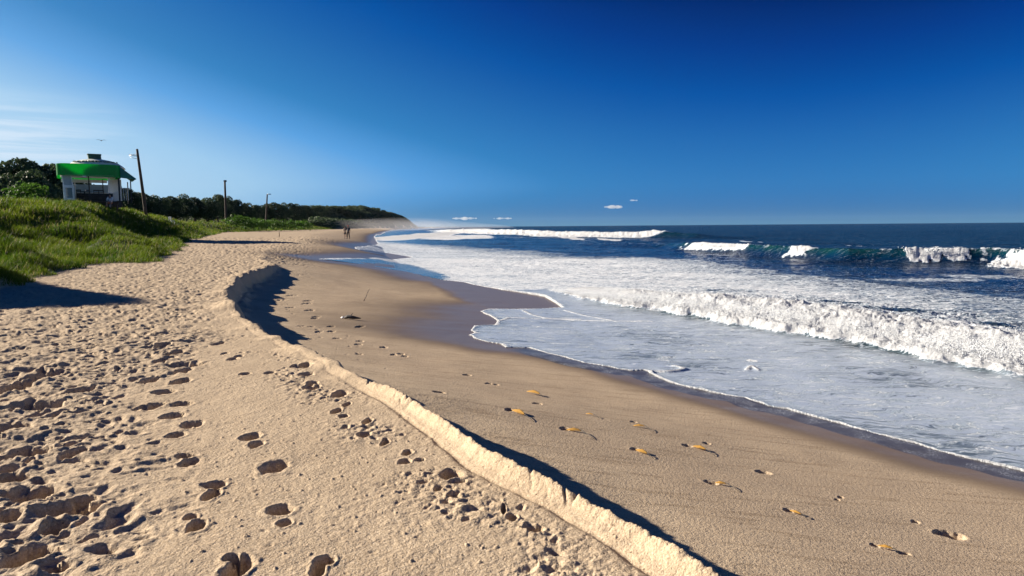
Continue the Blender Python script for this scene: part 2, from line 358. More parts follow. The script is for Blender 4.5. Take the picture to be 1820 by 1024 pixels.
def land(x, y, detail=True):
    """returns height, wetness factor, grass distance"""
    jag = 0.0
    xs = xs_(y)
    xw = xw_(y)
    if detail:
        sc = np.interp(y, [0, 7, 9, 14, 30], [1, 1, 2.2, 3.0, 2.5])
        jag = (fbm(x * .2, y * 1.9, 3, 51) * 0.05 + fbm(x * 3, y * 9, 2, 52) * 0.012) * sc
        xs = xs + jag
    u = (x - xs) * .87
    zb = zb_(x, y, xs)
    am = amp_(y)
    if detail:
        am = am * (1 + .12 * gn(y * .9, y * 0, 55))
    zl = zb_(xs, y, xs) - am
    t = np.clip((x - xs) / np.maximum(xw - xs, 0.5), 0, None)
    tt = 1 - (1 - np.clip(t, 0, 1)) ** 1.3
    tt = np.where(y > 34, tt * (1 - ss(34, 60, y)) + np.clip(t, 0, 1) ** 1.7 * ss(34, 60, y), tt)
    face = zl + (0.08 - zl) * tt
    dw = x - xw
    face = np.where(dw > 0, np.maximum(0.08 - .045 * dw, -1.6), face)
    rough_drop = ss(0.0, 0.17 + 0.10 * ss(9, 14, y), u)
    if detail:
        # slumped sand at the toe
        slump = np.exp(-((u - .30) / .16) ** 2) * np.clip(.4 + 1.1 * gn(x * 2.5, y * 2.2, 57), 0, 1) * am * .28
        face = face + slump * ss(7, 11, y)
    z = zb * (1 - rough_drop) + face * rough_drop
    rg = ridge_(y)
    if detail:
        crest = 1 + .42 * gn(y * 1.5, x * .3, 61) + .10 * gn(y * 5.3, x * 5.3, 62)
        lump = fbm(x * 6, y * 6, 3, 63) * .22 + fbm(x * 20, y * 20, 3, 64, bil=True) * .10
        crk = np.clip(.16 - np.abs(gn(x * 5.5 + y * 3, y * 5.5 - x * 3, 68)), 0, 1) / .16
        rg = rg * (crest + lump) * (1 - .45 * crk * ss(-.1, .4, gn(x * 1.4, y * 1.4, 69)))
        # teeth on the scarp edge that throw long shadows
        teeth = np.clip(gn(y * 1.35, y * 0 + 3.3, 66) + .5 * gn(y * 3.4, y * 0, 67), 0, 1.2)
        z = z + np.interp(y, [6, 7.5, 9, 24, 32, 36], [.02, .10, .12, .15, .1, 0]) * teeth * np.exp(-((u + .10) / np.interp(y, [5, 9, 14], [.08, .16, .24])) ** 2)
    wl = np.interp(y, [3, 6, 14], [.062, .05, .2])
    z = z + np.where(u < 0, rg * np.exp(-(u / wl) ** 2), rg * np.exp(-(u / .05) ** 2))
    # a shallow groove along the inner foot of the ridge
    z = z - .22 * ridge_(y) * np.exp(-((u + .15) / .03) ** 2)
    D, _ = FD(x, y)
    far = ss(150, 400, y)
    z = np.where(D > -2, z, z) + dune_(x, y, D)
    if not detail: return z, D
    berm = 1 - ss(-.05, .05, u)
    beach = (D < 1.5)
    # trampled zone
    xr = np.interp(y, [0, 3.4, 6, 9.4, 13, 20, 30, 45, 72, 150], [-1.2, -1.9, -3.3, -4.2, -5.6, -8.6, -9.6, -13.5, -18.5, -38])
    tr = ss(.45, -.75, (x - xr) + .6 * fbm(x * .7, y * .7, 2, 71)) * berm
    tr = np.maximum(tr, .6 * berm * ss(11, 16, y) * (1 - ss(30, 38, y))); tr = np.where(y > 34, np.maximum(tr, .8 * ss(1.5, -1.5, x - xr + 1.5 * fbm(x * .15, y * .15, 2, 71))), tr)
    tr = tr * (1 - .85 * ss(-1, 1, D))
    r = np.hypot(x, y)
    m = (tr > .01) & (r < 90)
    add = np.zeros_like(z); xm, ym = x[m], y[m]
    wx = xm + .10 * gn(xm * 2.1, ym * 2.1, 72); wy = ym + .10 * gn(xm * 2.1, ym * 2.1, 73)
    a = dents(wx, wy, .40, 100, .75, .046, .24, .40, .6) + dents(wx + .13, wy - .2, .27, 120, .7, .036, .26, .42, .55) + dents(wx, wy, .13, 130, .7, .022, .25, .45, .7)
    a = a * 1.15 + fbm(xm * 1.8, ym * 1.8, 4, 75) * .05 + fbm(xm * 7, ym * 7, 3, 76, gain=.65) * .026
    fadef = np.interp(np.hypot(xm, ym), [0, 9, 25, 90], [1, .95, .8, 1.4])
    add[m] = a * tr[m] * fadef
    z = z + add
    # firm part of the berm: small clods and pits
    m = (berm > .3) & (r < 22) & (D < 0)
    xm, ym = x[m], y[m]; k = berm[m]
    a = dents(xm, ym, .11, 150, .16, .007, .10, .26, .45, ang=.2, spread=1.2) - dents(xm + 3, ym + 1, .085, 160, .22, .009, .10, .22, .7)
    a = a + fbm(xm * .9, ym * .9, 3, 165) * .012
    cl = ss(.15, .6, gn(xm * 1.3, ym * 1.3, 168))
    a = a + cl * fbm(xm * 14, ym * 14, 2, 169) * .004
    z[m] += a * k
    # churned strip beside the ridge
    m = (u > -1.1) & (u < -.15) & (y < 9) & (r < 14)
    xm, ym = x[m], y[m]
    st = np.exp(-((u[m] + .55) / .28) ** 2) * ss(.0, .5, gn(xm * 1.1, ym * 1.1, 171) + .15)
    z[m] += st * (fbm(xm * 9, ym * 9, 3, 172, bil=True) * .02 + dents(xm, ym, .16, 175, .6, .025, .2, .4, .6))
    # washed face: faint ripples along the slope and sparse toe marks
    m = (u > .15) & (dw < 1) & (r < 70)
    xm, ym = x[m], y[m]
    q = xm * .8 + ym * .6
    a = fbm(xm * .55 + ym * .15, ym * .8, 3, 181) * .018 + fbm(xm * 1.1, (ym + xm * .12) * 7.5, 2, 182) * .0016 * ss(0, .4, gn(xm * .5, ym * .5, 187) + .2)
    tm = np.exp(-((xm - (xs_(ym) + 2.3 - .03 * ym)) / .7) ** 2) * ss(9, 12, ym) * (1 - ss(30, 40, ym))
    a = a + tm * dents(xm, ym, .38, 185, .4, .022, .12, .2, .5)
    z[m] += a
    # named prints
    for (fx, fy, la, lb, an, dp) in FOOTS:
        rad = max(la, lb) * 2.2; m = (np.abs(x - fx) < rad) & (np.abs(y - fy) < rad)
        if not m.any(): continue
        ux = x[m] - fx; uy = y[m] - fy; c, s_ = math.cos(an), math.sin(an)
        w1 = 1 + .26 * gn(x[m] * 11, y[m] * 11, 190) + .10 * gn(x[m] * 30, y[m] * 30, 192)
        d = np.sqrt(((ux * c + uy * s_) / la) ** 2 + ((-ux * s_ + uy * c) / lb) ** 2) * w1
        z[m] += -1.5 * dp * (1 - ss(.72, 1.02, d)) * (1 - .35 * gn(x[m] * 16, y[m] * 16, 193)) + .10 * dp * np.exp(-((d - 1.25) / .2) ** 2) * (1 + .6 * gn(x[m] * 20, y[m] * 20, 191))
    # far broad sand undulation
    z = z + ss(14, 40, y) * fbm(x * .25, y * .12, 2, 195) * .05 * (D < 4) * (dw < 0)
    return z, D, tr
def FD(x, y):
    d, s_ = pl_dist(x, y, FT); d = np.abs(d)
    d = np.where(inside(x, y, FT + [(-9000, 4000), (-9000, -3000), (-16, -3000)]), d, -d)
    wob = fbm(x * .35, y * .35, 2, 41) * .9 * ss(5, 20, y)
    return d + wob, s_
_fast_cache = {}
def ground_z(x, y):
    z, D = land(np.array([float(x)]), np.array([float(y)]), detail=False); return float(z[0])

for a in FOOT_PX: resolve_print(*a)
# ------------------------------------------------------------------ shoreline (edge of the wash), near to far
def on_sand(px, py):
    z = .1
    for _ in range(8):
        x, y, _q = at(px, py, z); z = .5 * z + .5 * max(0.0, ground_z(x, y))
    return at(px, py, z)[:2]
SH_PX = [(1980, 872), (1900, 852), (1820, 838), (1760, 824), (1700, 811), (1650, 797), (1600, 783), (1550, 770), (1500, 755), (1450, 741), (1400, 728), (1360, 722), (1320, 708), (1285, 703), (1250, 694), (1200, 683), (1170, 672), (1150, 663), (1143, 659),
         (1120, 660), (1080, 652), (1040, 645), (1000, 634), (970, 628), (940, 619), (900, 618), (893, 612), (870, 608), (850, 602), (845, 597), (840, 596), (852, 592), (843, 588), (850, 580), (882, 578), (886, 571), (876, 562), (860, 554),
         (872, 550), (930, 549), (1003, 546), (990, 536), (968, 524), (900, 515), (860, 508), (830, 502), (780, 497), (720, 484), (650, 471), (600, 465), (560, 460), (600, 459), (690, 460), (735, 457), (690, 450), (640, 444), (628, 440), (650, 438), (672, 433), (668, 429)]
SHORE = [(60, -42), (22, -8), (13.5, -1), (8.6, 3), (6.6, 5.2)] + [on_sand(*p) for p in SH_PX] + [on_sand(664, 421), on_sand(668, 417), on_sand(684, 413), (-46, 235), (-68, 360), (-120, 700), (-144, 1000), (-138, 1295), (-400, 1500), (-2480, 4000)]
SHORE_POLY = SHORE + [(20000, 20000), (20000, -20000), (60, -20000)]
def shore_D(x, y):
    d, s_ = pl_dist(x, y, SHORE); w = inside(x, y, SHORE_POLY)
    k = np.clip(np.hypot(x, y) / 12, .6, 3)
    return np.where(w, np.abs(d), -np.abs(d)) + k * (fbm(x * 1.0 / k, y * 1.3 / k, 3, 207) * .12 + fbm(x * 4.5 / k, y * 4.5 / k, 2, 208) * .03), s_

# ------------------------------------------------------------------ sand and dune ground mesh
angs = np.concatenate([np.radians(np.linspace(-180, -56, 32)), np.radians(np.linspace(-54, -41, 40)), np.radians(np.linspace(-40.7, 40.7, 1150)), np.radians(np.linspace(41, 54, 30)), np.radians(np.linspace(56, 180, 32))])
rad = np.concatenate([[0.01, .3, .7, 1.1, 1.5, 1.9, 2.2], radii_list([(12, .0032), (40, .0055), (130, .012), (600, .02), (5200, .06)], 2.4)])
x, y = polar_grid(rad, angs)
xf, yf = x.ravel(), y.ravel()
z, Dg, tr = land(xf, yf)
Dsh, _ = shore_D(xf, yf)
# dampness: full at the wash edge, drying up the slope
xw = xw_(yf); xsl = xs_(yf)
u = (xf - xsl) / np.maximum(xw - xsl, .5)
low = np.clip(-Dsh, 0, None)
wet = np.exp(-(low / (1.0 + .35 * fbm(xf * .6, yf * .6, 2, 201) + 3.2 * ss(13, 17, yf) * (1 - .0 * yf))) ** 2)
wet = np.maximum(wet, ss(.80, 1.02, u + .04 * fbm(xf * .5, yf * .4, 2, 202)))
damp = ss(.02, .9, u)
print('land', time.time() - T0, x.size)
F = grid_faces(*x.shape)
V = np.stack([xf, yf, z], -1)
film = ss(-.52, -.40, Dsh + .05 * fbm(xf * 2, yf * 2, 2, 203) + .30 * (1 - ss(-2.0, 3.0, xf))) * (yf < 16) * ss(-.8, .8, xf)
attrs = {'wet': wet, 'film': film, 'damp': damp, 'rough': tr, 'inland': Dg}
Fd = Dg[F].mean(1)
keep_s = (Fd < .6)
# ------------------------------------------------------------------ sand material
def sand_mat():
    m = NT('sand'); P = m.pos(); wet = m.attr('wet'); damp = m.attr('damp'); rgh = m.attr('rough')
    g1 = m.noise(85, 2, 0.65, vec=P); g2 = m.noise(32, 3, 0.6, vec=P); g3 = m.noise(1.4, 4, 0.55, vec=P); g4 = m.noise(9, 4, 0.6, vec=P)
    dry = m.mix(m.ramp(g3, .3, .7), C4(.48, .375, .26), C4(.545, .43, .30))
    dmp = m.mix(m.ramp(g3, .3, .7), C4(.42, .325, .23), C4(.475, .37, .26))
    c = m.mix(m.ramp(damp, 0, .35), dry, dmp)
    c = m.mix(m.math('MULTIPLY', m.ramp(rgh, .2, .9), .55), c, m.mix(m.ramp(g4, .35, .65), C4(.36, .285, .205), C4(.50, .40, .29)))
    # streaks of darker grains on the washed slope
    st = m.noise(2.2, 5, .62, vec=m.mapping(P, (.6, 5.5, 1), R(8)))
    sk = m.math('MULTIPLY', m.ramp(st, .53, .64), m.math('MULTIPLY', m.ramp(damp, .0, .1), .42))
    c = m.mix(sk, c, C4(.22, .155, .10))
    c = m.mix(m.math('MULTIPLY', m.ramp(g1, .50, .72), .55), c, C4(.20, .135, .08))
    c = m.mix(m.math('MULTIPLY', m.ramp(g1, .46, .28), .45), c, C4(.86, .74, .56))
    c = m.mix(m.math('MULTIPLY', m.ramp(g2, .55, .75), .22), c, C4(.24, .16, .10))
    # scattered grit
    vo = m.n('ShaderNodeTexVoronoi', {'Vector': P, 'Scale': 13.0, 'Randomness': 1.0}); gs = m.math('LESS_THAN', vo.outputs['Distance'], .085)
    gs = m.math('MULTIPLY', gs, m.math('SUBTRACT', 1.0, m.ramp(damp, 0, .05))); c = m.mix(m.math('MULTIPLY', gs, .7), c, C4(.07, .045, .03))
    wc = m.mix(.5, C4(.17, .125, .085), C4(.21, .155, .105))
    w = m.ramp(wet, .12, .85)
    c = m.mix(w, c, wc)
    fl = m.attr('film')
    vb = m.n('ShaderNodeTexVoronoi', {'Vector': m.mapping(P, (1, 1.5, 1)), 'Scale': 22.0}, feature='DISTANCE_TO_EDGE').outputs['Distance']
    bub = m.math('MULTIPLY', m.ramp(vb, .06, .015), m.math('MULTIPLY', m.ramp(m.noise(3.2, 4, .6, vec=P), .40, .62), m.ramp(fl, .5, .95)))
    c = m.mix(m.math('MULTIPLY', m.ramp(fl, .3, .8), .85), c, C4(.055, .055, .062)); c = m.mix(m.math('MULTIPLY', bub, .8), c, C4(.62, .66, .70))
    rg = m.math('MULTIPLY_ADD', m.ramp(wet, .45, .98), -.62, .92)
    nb = m.bump(g1, m.math('MULTIPLY_ADD', m.ramp(wet, .1, .7), -.95, 1.0), .005)
    nb = m.bump(g2, m.math('MULTIPLY_ADD', m.ramp(wet, .1, .7), -.97, .9), .008, nb)
    nb = m.bump(g4, m.math('MULTIPLY_ADD', m.ramp(damp, 0, .2), -.75, .8), .02, nb)
    p = m.n('ShaderNodeBsdfPrincipled', {'Base Color': c, 'Roughness': rg, 'Normal': nb, 'IOR': 1.33, 'Specular IOR Level': m.math('MULTIPLY_ADD', m.ramp(wet, .3, .9), .42, .08)})
    return m.out(p)
M_SAND = sand_mat()
def soil_mat():
    m = NT('dune_soil'); P = m.pos(); n = m.noise(.8, 5, .6, vec=P)
    c = m.mix(m.ramp(n, .3, .7), C4(.035, .06, .014), C4(.07, .10, .02))
    return m.out(m.n('ShaderNodeBsdfPrincipled', {'Base Color': c, 'Roughness': .95, 'Specular IOR Level': .1}))
M_SOIL = soil_mat()
Vs, Fs, As = compact(V, F, attrs, keep_s)
tag(link('beach_sand', np_mesh('beach_sand', Vs, Fs, True, As), M_SAND), kind='structure')
Vs, Fs, As = compact(V, F, attrs, ~keep_s)
tag(link('dune_ground', np_mesh('dune_ground', Vs, Fs, True, {}), M_SOIL), kind='structure')
print('sand mesh', time.time() - T0)

# ------------------------------------------------------------------ sea
FRONT_PX = [(2100, 735), (1960, 698), (1820, 664), (1700, 645), (1600, 625), (1500, 607), (1400, 590), (1300, 573), (1200, 558), (1100, 543), (1020, 528), (985, 519), (950, 510)]
BK = PXW(FRONT_PX, .05); BK = [(BK[0][0] + 20, BK[0][1] - 22)] + BK
BKS = arclen(BK)
bk_h = [.36, .40, .41, .41, .42, .44, .48, .52, .54, .50, .40, .26, .12, .0]
W2_PX = [(2300, 510), (2100, 496), (1950, 483), (1820, 474), (1759, 469), (1700, 469), (1622, 469), (1490, 467), (1370, 460), (1282, 452), (1240, 450), (1203, 447), (1150, 441), (1080, 437), (980, 432)]
W2 = PXW(W2_PX); W2S = arclen(W2)
w2_h = [1.1, 1.1, 1.1, 1.05, 1.0, 1.0, .98, .85, .95, .85, .8, .8, .5, .3, .0]
w2_f = [1, 1, 1, 1, 1, .0, 0, 0, 0, 0, 0, 0, 0, 0, 0]
W3_PX = [(1420, 428), (1300, 425), (1226, 425), (1180, 424.4), (1151, 424), (1131, 423.5), (1083, 422.8), (1017, 421.5), (946, 419.6), (868, 416.5), (800, 413.5), (760, 412)]
W3 = PXW(W3_PX); W3S = arclen(W3)
w3_h = [.0, .5, 1.0, 1.15, 1.4, 1.4, 1.15, 1.05, 1.2, 1.5, 1.4, .8]
OUTER = PXW([(2100, 590), (1900, 560), (1820, 545), (1650, 515), (1520, 503), (1400, 490), (1290, 478), (1190, 461), (1040, 455), (900, 445), (780, 436), (670, 429)])
rad = np.concatenate([[3.5, 4.2], radii_list([(45, .0038), (110, .006), (300, .009), (700, .03), (9000, .07)], 4.8)])
angs = np.concatenate([np.radians(np.linspace(-50, -30.5, 30)), np.radians(np.linspace(-30, 40.7, 1150)), np.radians(np.linspace(41, 60, 50)), np.radians(np.linspace(62, 150, 50))])
x, y = polar_grid(rad, angs); xf, yf = x.ravel(), y.ravel(); rr = np.hypot(xf, yf)
zs, Dg0 = land(xf, yf, detail=False)
Dsh, ssh = shore_D(xf, yf)
print('sea fields', time.time() - T0)
fade = np.clip((Dsh) / 12, 0, 1)
sw = (fbm(xf * .16 + yf * .05, yf * .30, 4, 301) * .16 + gn(xf * .035, yf * .06, 305) * .22) * fade * np.interp(rr, [20, 120, 600, 3000], [.7, 1.2, 1.6, 0])
# short chop, finer near
chop = (fbm(xf * 1.3, yf * 2.2, 3, 311) * .05) * ss(2, 9, Dsh) * np.clip(1.3 - rr / 160, 0, 1)
ripl = fbm(xf * 1.6 + yf * .4, yf * 7.0, 3, 315) * .0025 * ss(.3, 1.5, Dsh) * (rr < 40)
z = sw + chop + ripl
foam = np.zeros_like(z); green = np.zeros_like(z)
# --- near breaker
Fb, sb = pl_dist(xf, yf, BK)
hb = np.interp(sb, BKS, bk_h); inb = (sb > .01) & (sb < BKS[-1] - .01)
Fw = Fb + fbm(xf * .6, yf * .6, 3, 321) * .8 + fbm(xf * 2.6, yf * 2.6, 2, 322) * .16
rise = .35 * ss(-.10, .35, Fw) + .65 * ss(.1, 1.9, Fw); decay = np.where(Fw < 1.9, 1, np.exp(-np.clip(Fw - 1.9, 0, None) / 3.0))
prof = rise * decay
bl = fbm(xf * 1.5, yf * 1.5, 5, 325, gain=.58, bil=True); bl2 = fbm(xf * 6, yf * 6, 3, 328, gain=.6)
hump = hb * prof * (1 + .14 * fbm(xf * 1.3, yf * 1.3, 3, 325, bil=True) + .20 * gn(xf * .5, yf * .5, 330)) + ss(0, .3, prof) * np.sqrt(np.clip(hb, 0, 1)) * (fbm(xf * 4.2, yf * 4.2, 4, 326, gain=.70) * .095 + .03 * fbm(xf * 13, yf * 13, 2, 331))
z = z + np.where(np.abs(Fb) < 14, hump, 0)
foam = np.maximum(foam, 1.5 * ss(.0, .07, hb * prof + .03 * gn(xf * 3, yf * 3, 333)) * np.exp(-np.clip(Fw - 2.6, 0, None) / 1.5))
# --- open breaking wave
def wave(P, S, H, wf, wb, skew):
    Fq, s_ = pl_dist(xf, yf, P); Fq = Fq + gn(xf * .12, yf * .12, 341) * .5 * skew
    h = np.interp(s_, S, H) * (1 + .06 * gn(xf * .3, yf * .3, 342)); m = np.abs(Fq) < 40
    t = np.clip(Fq / wf, 0, 1); front = t ** 1.7 * (1 - .0 * t)
    back = np.exp(-(np.clip(Fq - wf, 0, None) / wb) ** 1.3)
    pr = np.where(Fq < wf, front, back)
    # trough ahead
    return Fq, s_, h, np.where(m, pr, 0)
F2, s2, h2, p2 = wave(W2, W2S, w2_h, 2.0, 3.4, .5)
z2 = h2 * p2
px2 = np.interp(s2, W2S, [p[0] for p in W2_PX]) + fbm(xf * 1.3, yf * 1.3, 3, 347) * 22   # position along the crest
def seg(v, a, b, e=8): return ss(a - e, a + e, v) * (1 - ss(b - e, b + e, v))
fz = seg(px2, 1203, 1296, 6) * 1.0 + seg(px2, 1382, 1408, 5) + seg(px2, 1624, 1690, 5) + seg(px2, 1700, 1738, 5) + ss(1758, 1766, px2)
depthf = np.interp(px2, [1200, 1292, 1300, 1384, 1405, 1624, 1640, 1680, 1692, 1700, 1735, 1745, 1762, 1800], [.2, .65, .6, .35, .5, .25, .15, .45, .9, .25, .55, .9, -.2, -.5])
onface = ss(depthf - .05, depthf + .08, F2 / 2.0 + .30 * fbm(xf * 2, yf * 2, 3, 345)) * (1 - ss(2.4, 3.5, F2 + .5 * gn(xf, yf, 346)))
f2 = np.clip(fz, 0, 1) * onface
rag = fbm(xf * 1.8, yf * 1.8, 4, 350, bil=True)
z = z + z2 * (1 + .0 * rag) + f2 * (fbm(xf * 1.1, yf * 1.1, 3, 350) * .12 + .05 + .09 * fbm(xf * 4, yf * 4, 3, 353, bil=True)) * h2
foam = np.maximum(foam, 1.5 * f2)
foam = np.maximum(foam, .80 * np.clip(fz, 0, 1) * np.exp(-np.clip(F2 - 2.2, 0, None) / 2.2) * (F2 > 1.8) + .45 * np.exp(-np.clip(F2 - 2.2, 0, None) / 4.0) * (F2 > 2.0) * ss(0, .4, fbm(xf * .4, yf * .9, 3, 355)))
# ragged spray on crest line
cr = np.exp(-((F2 - 2.05) / .28) ** 2) * h2 * ss(.1, .5, gn(xf * 1.1, yf * 1.1, 352) + .1)
foam = np.maximum(foam, .55 * np.clip(cr, 0, 1) * (px2 > 1240))
green = np.maximum(green, np.clip(p2 * (1 - ss(2.0, 2.7, F2)) * ss(.12, .7, p2), 0, 1) * ss(.4, .8, h2))
w2front = np.exp(-((F2 + 2.2) / 2.2) ** 2) * ss(1615, 1640, px2)
# --- far breaking wave
F3, s3, h3, p3 = wave(W3, W3S, w3_h, 5.0, 8, 1.2)
px3 = np.interp(s3, W3S, [p[0] for p in W3_PX])
f3 = ss(1150, 1140, px3) * ss(-.5, .5, F3) * (1 - ss(6.5, 9, F3)) * ss(740, 800, px3)
z = z + h3 * p3 * (1 - .6 * ss(0, 3, px3 * 0)) + f3 * h3 * (.25 * fbm(xf * .5, yf * .5, 3, 361, bil=True) + .12 - .0)
foam = np.maximum(foam, 1.5 * f3)
green = np.maximum(green, p3 * np.where(F3 < 5.5, 1, 0) * ss(1135, 1160, px3) * ss(1260, 1200, px3))
# --- foam carpets
Do, so = pl_dist(xf, yf, OUTER)    # positive on the shore side?
Dow = Do + fbm(xf * .12, yf * .12, 3, 371) * 3.0
carpet = 1 - ss(-6, 1.2, Dow)
carpet_near = np.interp(yf, [0, 14, 22, 30, 60, 120, 300], [.44, .46, .52, .62, .70, .80, .90])
patch = fbm(xf * .22, yf * .4, 4, 375)
carp = np.where(Dow < 1.2, (carpet_near + patch * .30) * (.40 + .6 * carpet), 0) + .20 * np.exp(-np.clip(Dow, 0, None) / 4.0) * (yf < 60)
behind = (Fw > .8) & inb
foam = np.maximum(foam, carp)
# wash sheet between the edge and the breaker
wash = (Fb < .4) & (yf < 26) | (Dsh < 2.5)
foam = np.where((Fb < .2) & inb & (yf < 30), np.maximum(foam * 0 + .30 + .12 * patch, foam * (foam > 1)), foam)
washm = np.where(Fb < 0, 1 - ss(-.9, .15, Fb + .4 * fbm(xf, yf, 2, 378)), 0) * (1 - ss(24, 31, yf)) * ss(.05, .3, Dsh)
washm = np.maximum(washm, .8 * ss(2.5, .8, Dsh) * (1 - ss(30, 34, yf)))
foam = np.where(rr > 110, np.where(Dow > 0, np.minimum(foam, np.maximum(1.5 * f3, 0)), foam), foam)
# loose foam islands, (px, py, half width px, half height px, amount)
for (a, b, w_, h_, k) in ((1013, 423, 17, 4, 1.3), (1083, 427, 17, 2.6, 1.3), (820, 409, 48, 2.5, 1.3), (815, 422, 68, 4.5, 1.1), (740, 420, 60, 9, 1.25), (1500, 545, 46, 5, -.7), (1605, 566, 40, 6, -.7), (1775, 588, 30, 6, -.7), (1335, 430, 8, 1.6, 1.2), (1522, 435, 8, 1.2, .8),
                      (1650, 494, 120, 3, .5), (1745, 488, 80, 3.5, .5), (1336, 641, 12, 3, 1.0), (1300, 520, 60, 4, -.3), (1180, 640, 14, 3, .6)):
    cx, cy, _ = at(a, b, 0); x2, _, _ = at(a + w_, b, 0); _, y2, _ = at(a, b - h_, 0); _, y3, _ = at(a, b + h_, 0)
    hy = np.where(yf > cy, abs(y2 - cy), abs(cy - y3))
    d = ((xf - cx) / (x2 - cx)) ** 2 + ((yf - cy) / hy) ** 2
    d = d * (1 + .5 * fbm(xf / (x2 - cx) * 2, yf / abs(y2 - cy) * 2, 3, 381))
    g = 1 - ss(.5, 1.1, d); foam = foam + k * g * (1 if k < 0 else 1) if k < 0 else np.maximum(foam, k * g)
foam = np.clip(foam, 0, 1.5)
# --- surface on the sloping sand: a thin sheet
thick = .003 + .016 * ss(0, .5, Dsh) + ripl * 0
bead = np.exp(-((Dsh - .05) / .045) ** 2) * .012 * (1 + .5 * gn(xf * 2.5, yf * 2.5, 385))
sheet = zs + thick + bead * (yf < 40)
zfinal = np.where(Dsh > 0, np.maximum(z, sheet + .8 * ripl), np.maximum(zs - .10, -2))
edge = np.exp(-(np.clip(Dsh - .012 * gn(xf * 9, yf * 9, 387), 0, None) / (.030 + .055 * np.clip(.4 + gn(xf * 1.3, yf * 1.3, 388), 0, 1) + .0012 * rr)) ** 2)
# curl line of foam inside the wash and tongue edge lines
pool = inside(xf, yf, [on_sand(*p) for p in ((555, 461), (600, 459), (668, 460), (720, 468), (770, 481), (800, 492), (800, 500), (780, 499), (650, 473))])
PP = [on_sand(*p) for p in ((555, 461), (600, 459), (668, 460), (735, 470), (775, 481), (812, 492), (800, 500), (780, 499), (650, 473), (555, 461))]
pd = np.abs(pl_dist(xf, yf, PP)[0]); pm = pool * ss(0, .9, pd + .5 * fbm(xf * .8, yf * .8, 3, 386)); foam = foam * (1 - pm) + .08 * pm
edge = np.where(pool | ((yf > 33) & (yf < 62) & (xf < -4) & (Dsh < .2)), edge * 0, edge)
foam = np.maximum(foam, 1.5 * edge * (Dsh > -.05))
def foam_line(pts, w_, k=1.4, zz=.12, lift=.02):
    global foam, zfinal
    P = [at(a, b, zz)[:2] for a, b in pts]; d, s_ = pl_dist(xf, yf, P); d = np.abs(d)
    g = np.exp(-(d / (w_ * (1 + .3 * gn(xf * 4, yf * 4, 391)))) ** 2); foam = np.maximum(foam, k * g); zfinal = zfinal + lift * g
foam_line([(1143, 660), (1160, 655), (1185, 655), (1205, 652), (1218, 648), (1200, 643)], .07, 1.5, lift=.035)
foam_line([(930, 549), (945, 556), (970, 561), (1030, 562)], .07)
foam_line([(890, 568), (905, 563), (985, 562), (1090, 566), (1160, 566)], .06)
foam_line([(1003, 546), (1040, 556), (1090, 565)], .05)
foam_line([(1218, 650), (1290, 650), (1340, 648)], .02, .9, lift=.0)
foam_line([(1328, 646), (1336, 640), (1348, 647)], .05, 1.4, lift=.025)
foam_line([(1175, 625), (1190, 626)], .04, 1.2)
foam = np.clip(foam, 0, 1.5)
washm = washm * (1 - pm)
F = grid_faces(*x.shape)
keep = (Dsh[F].max(1) > -.35)
Vw, Fw_, Aw = compact(np.stack([xf, yf, zfinal], -1), F, {'foam': foam, 'green': green * .7 * (1 + .5 * gn(xf * .4, yf * .8, 395)), 'shore': Dsh, 'wash': washm}, keep)
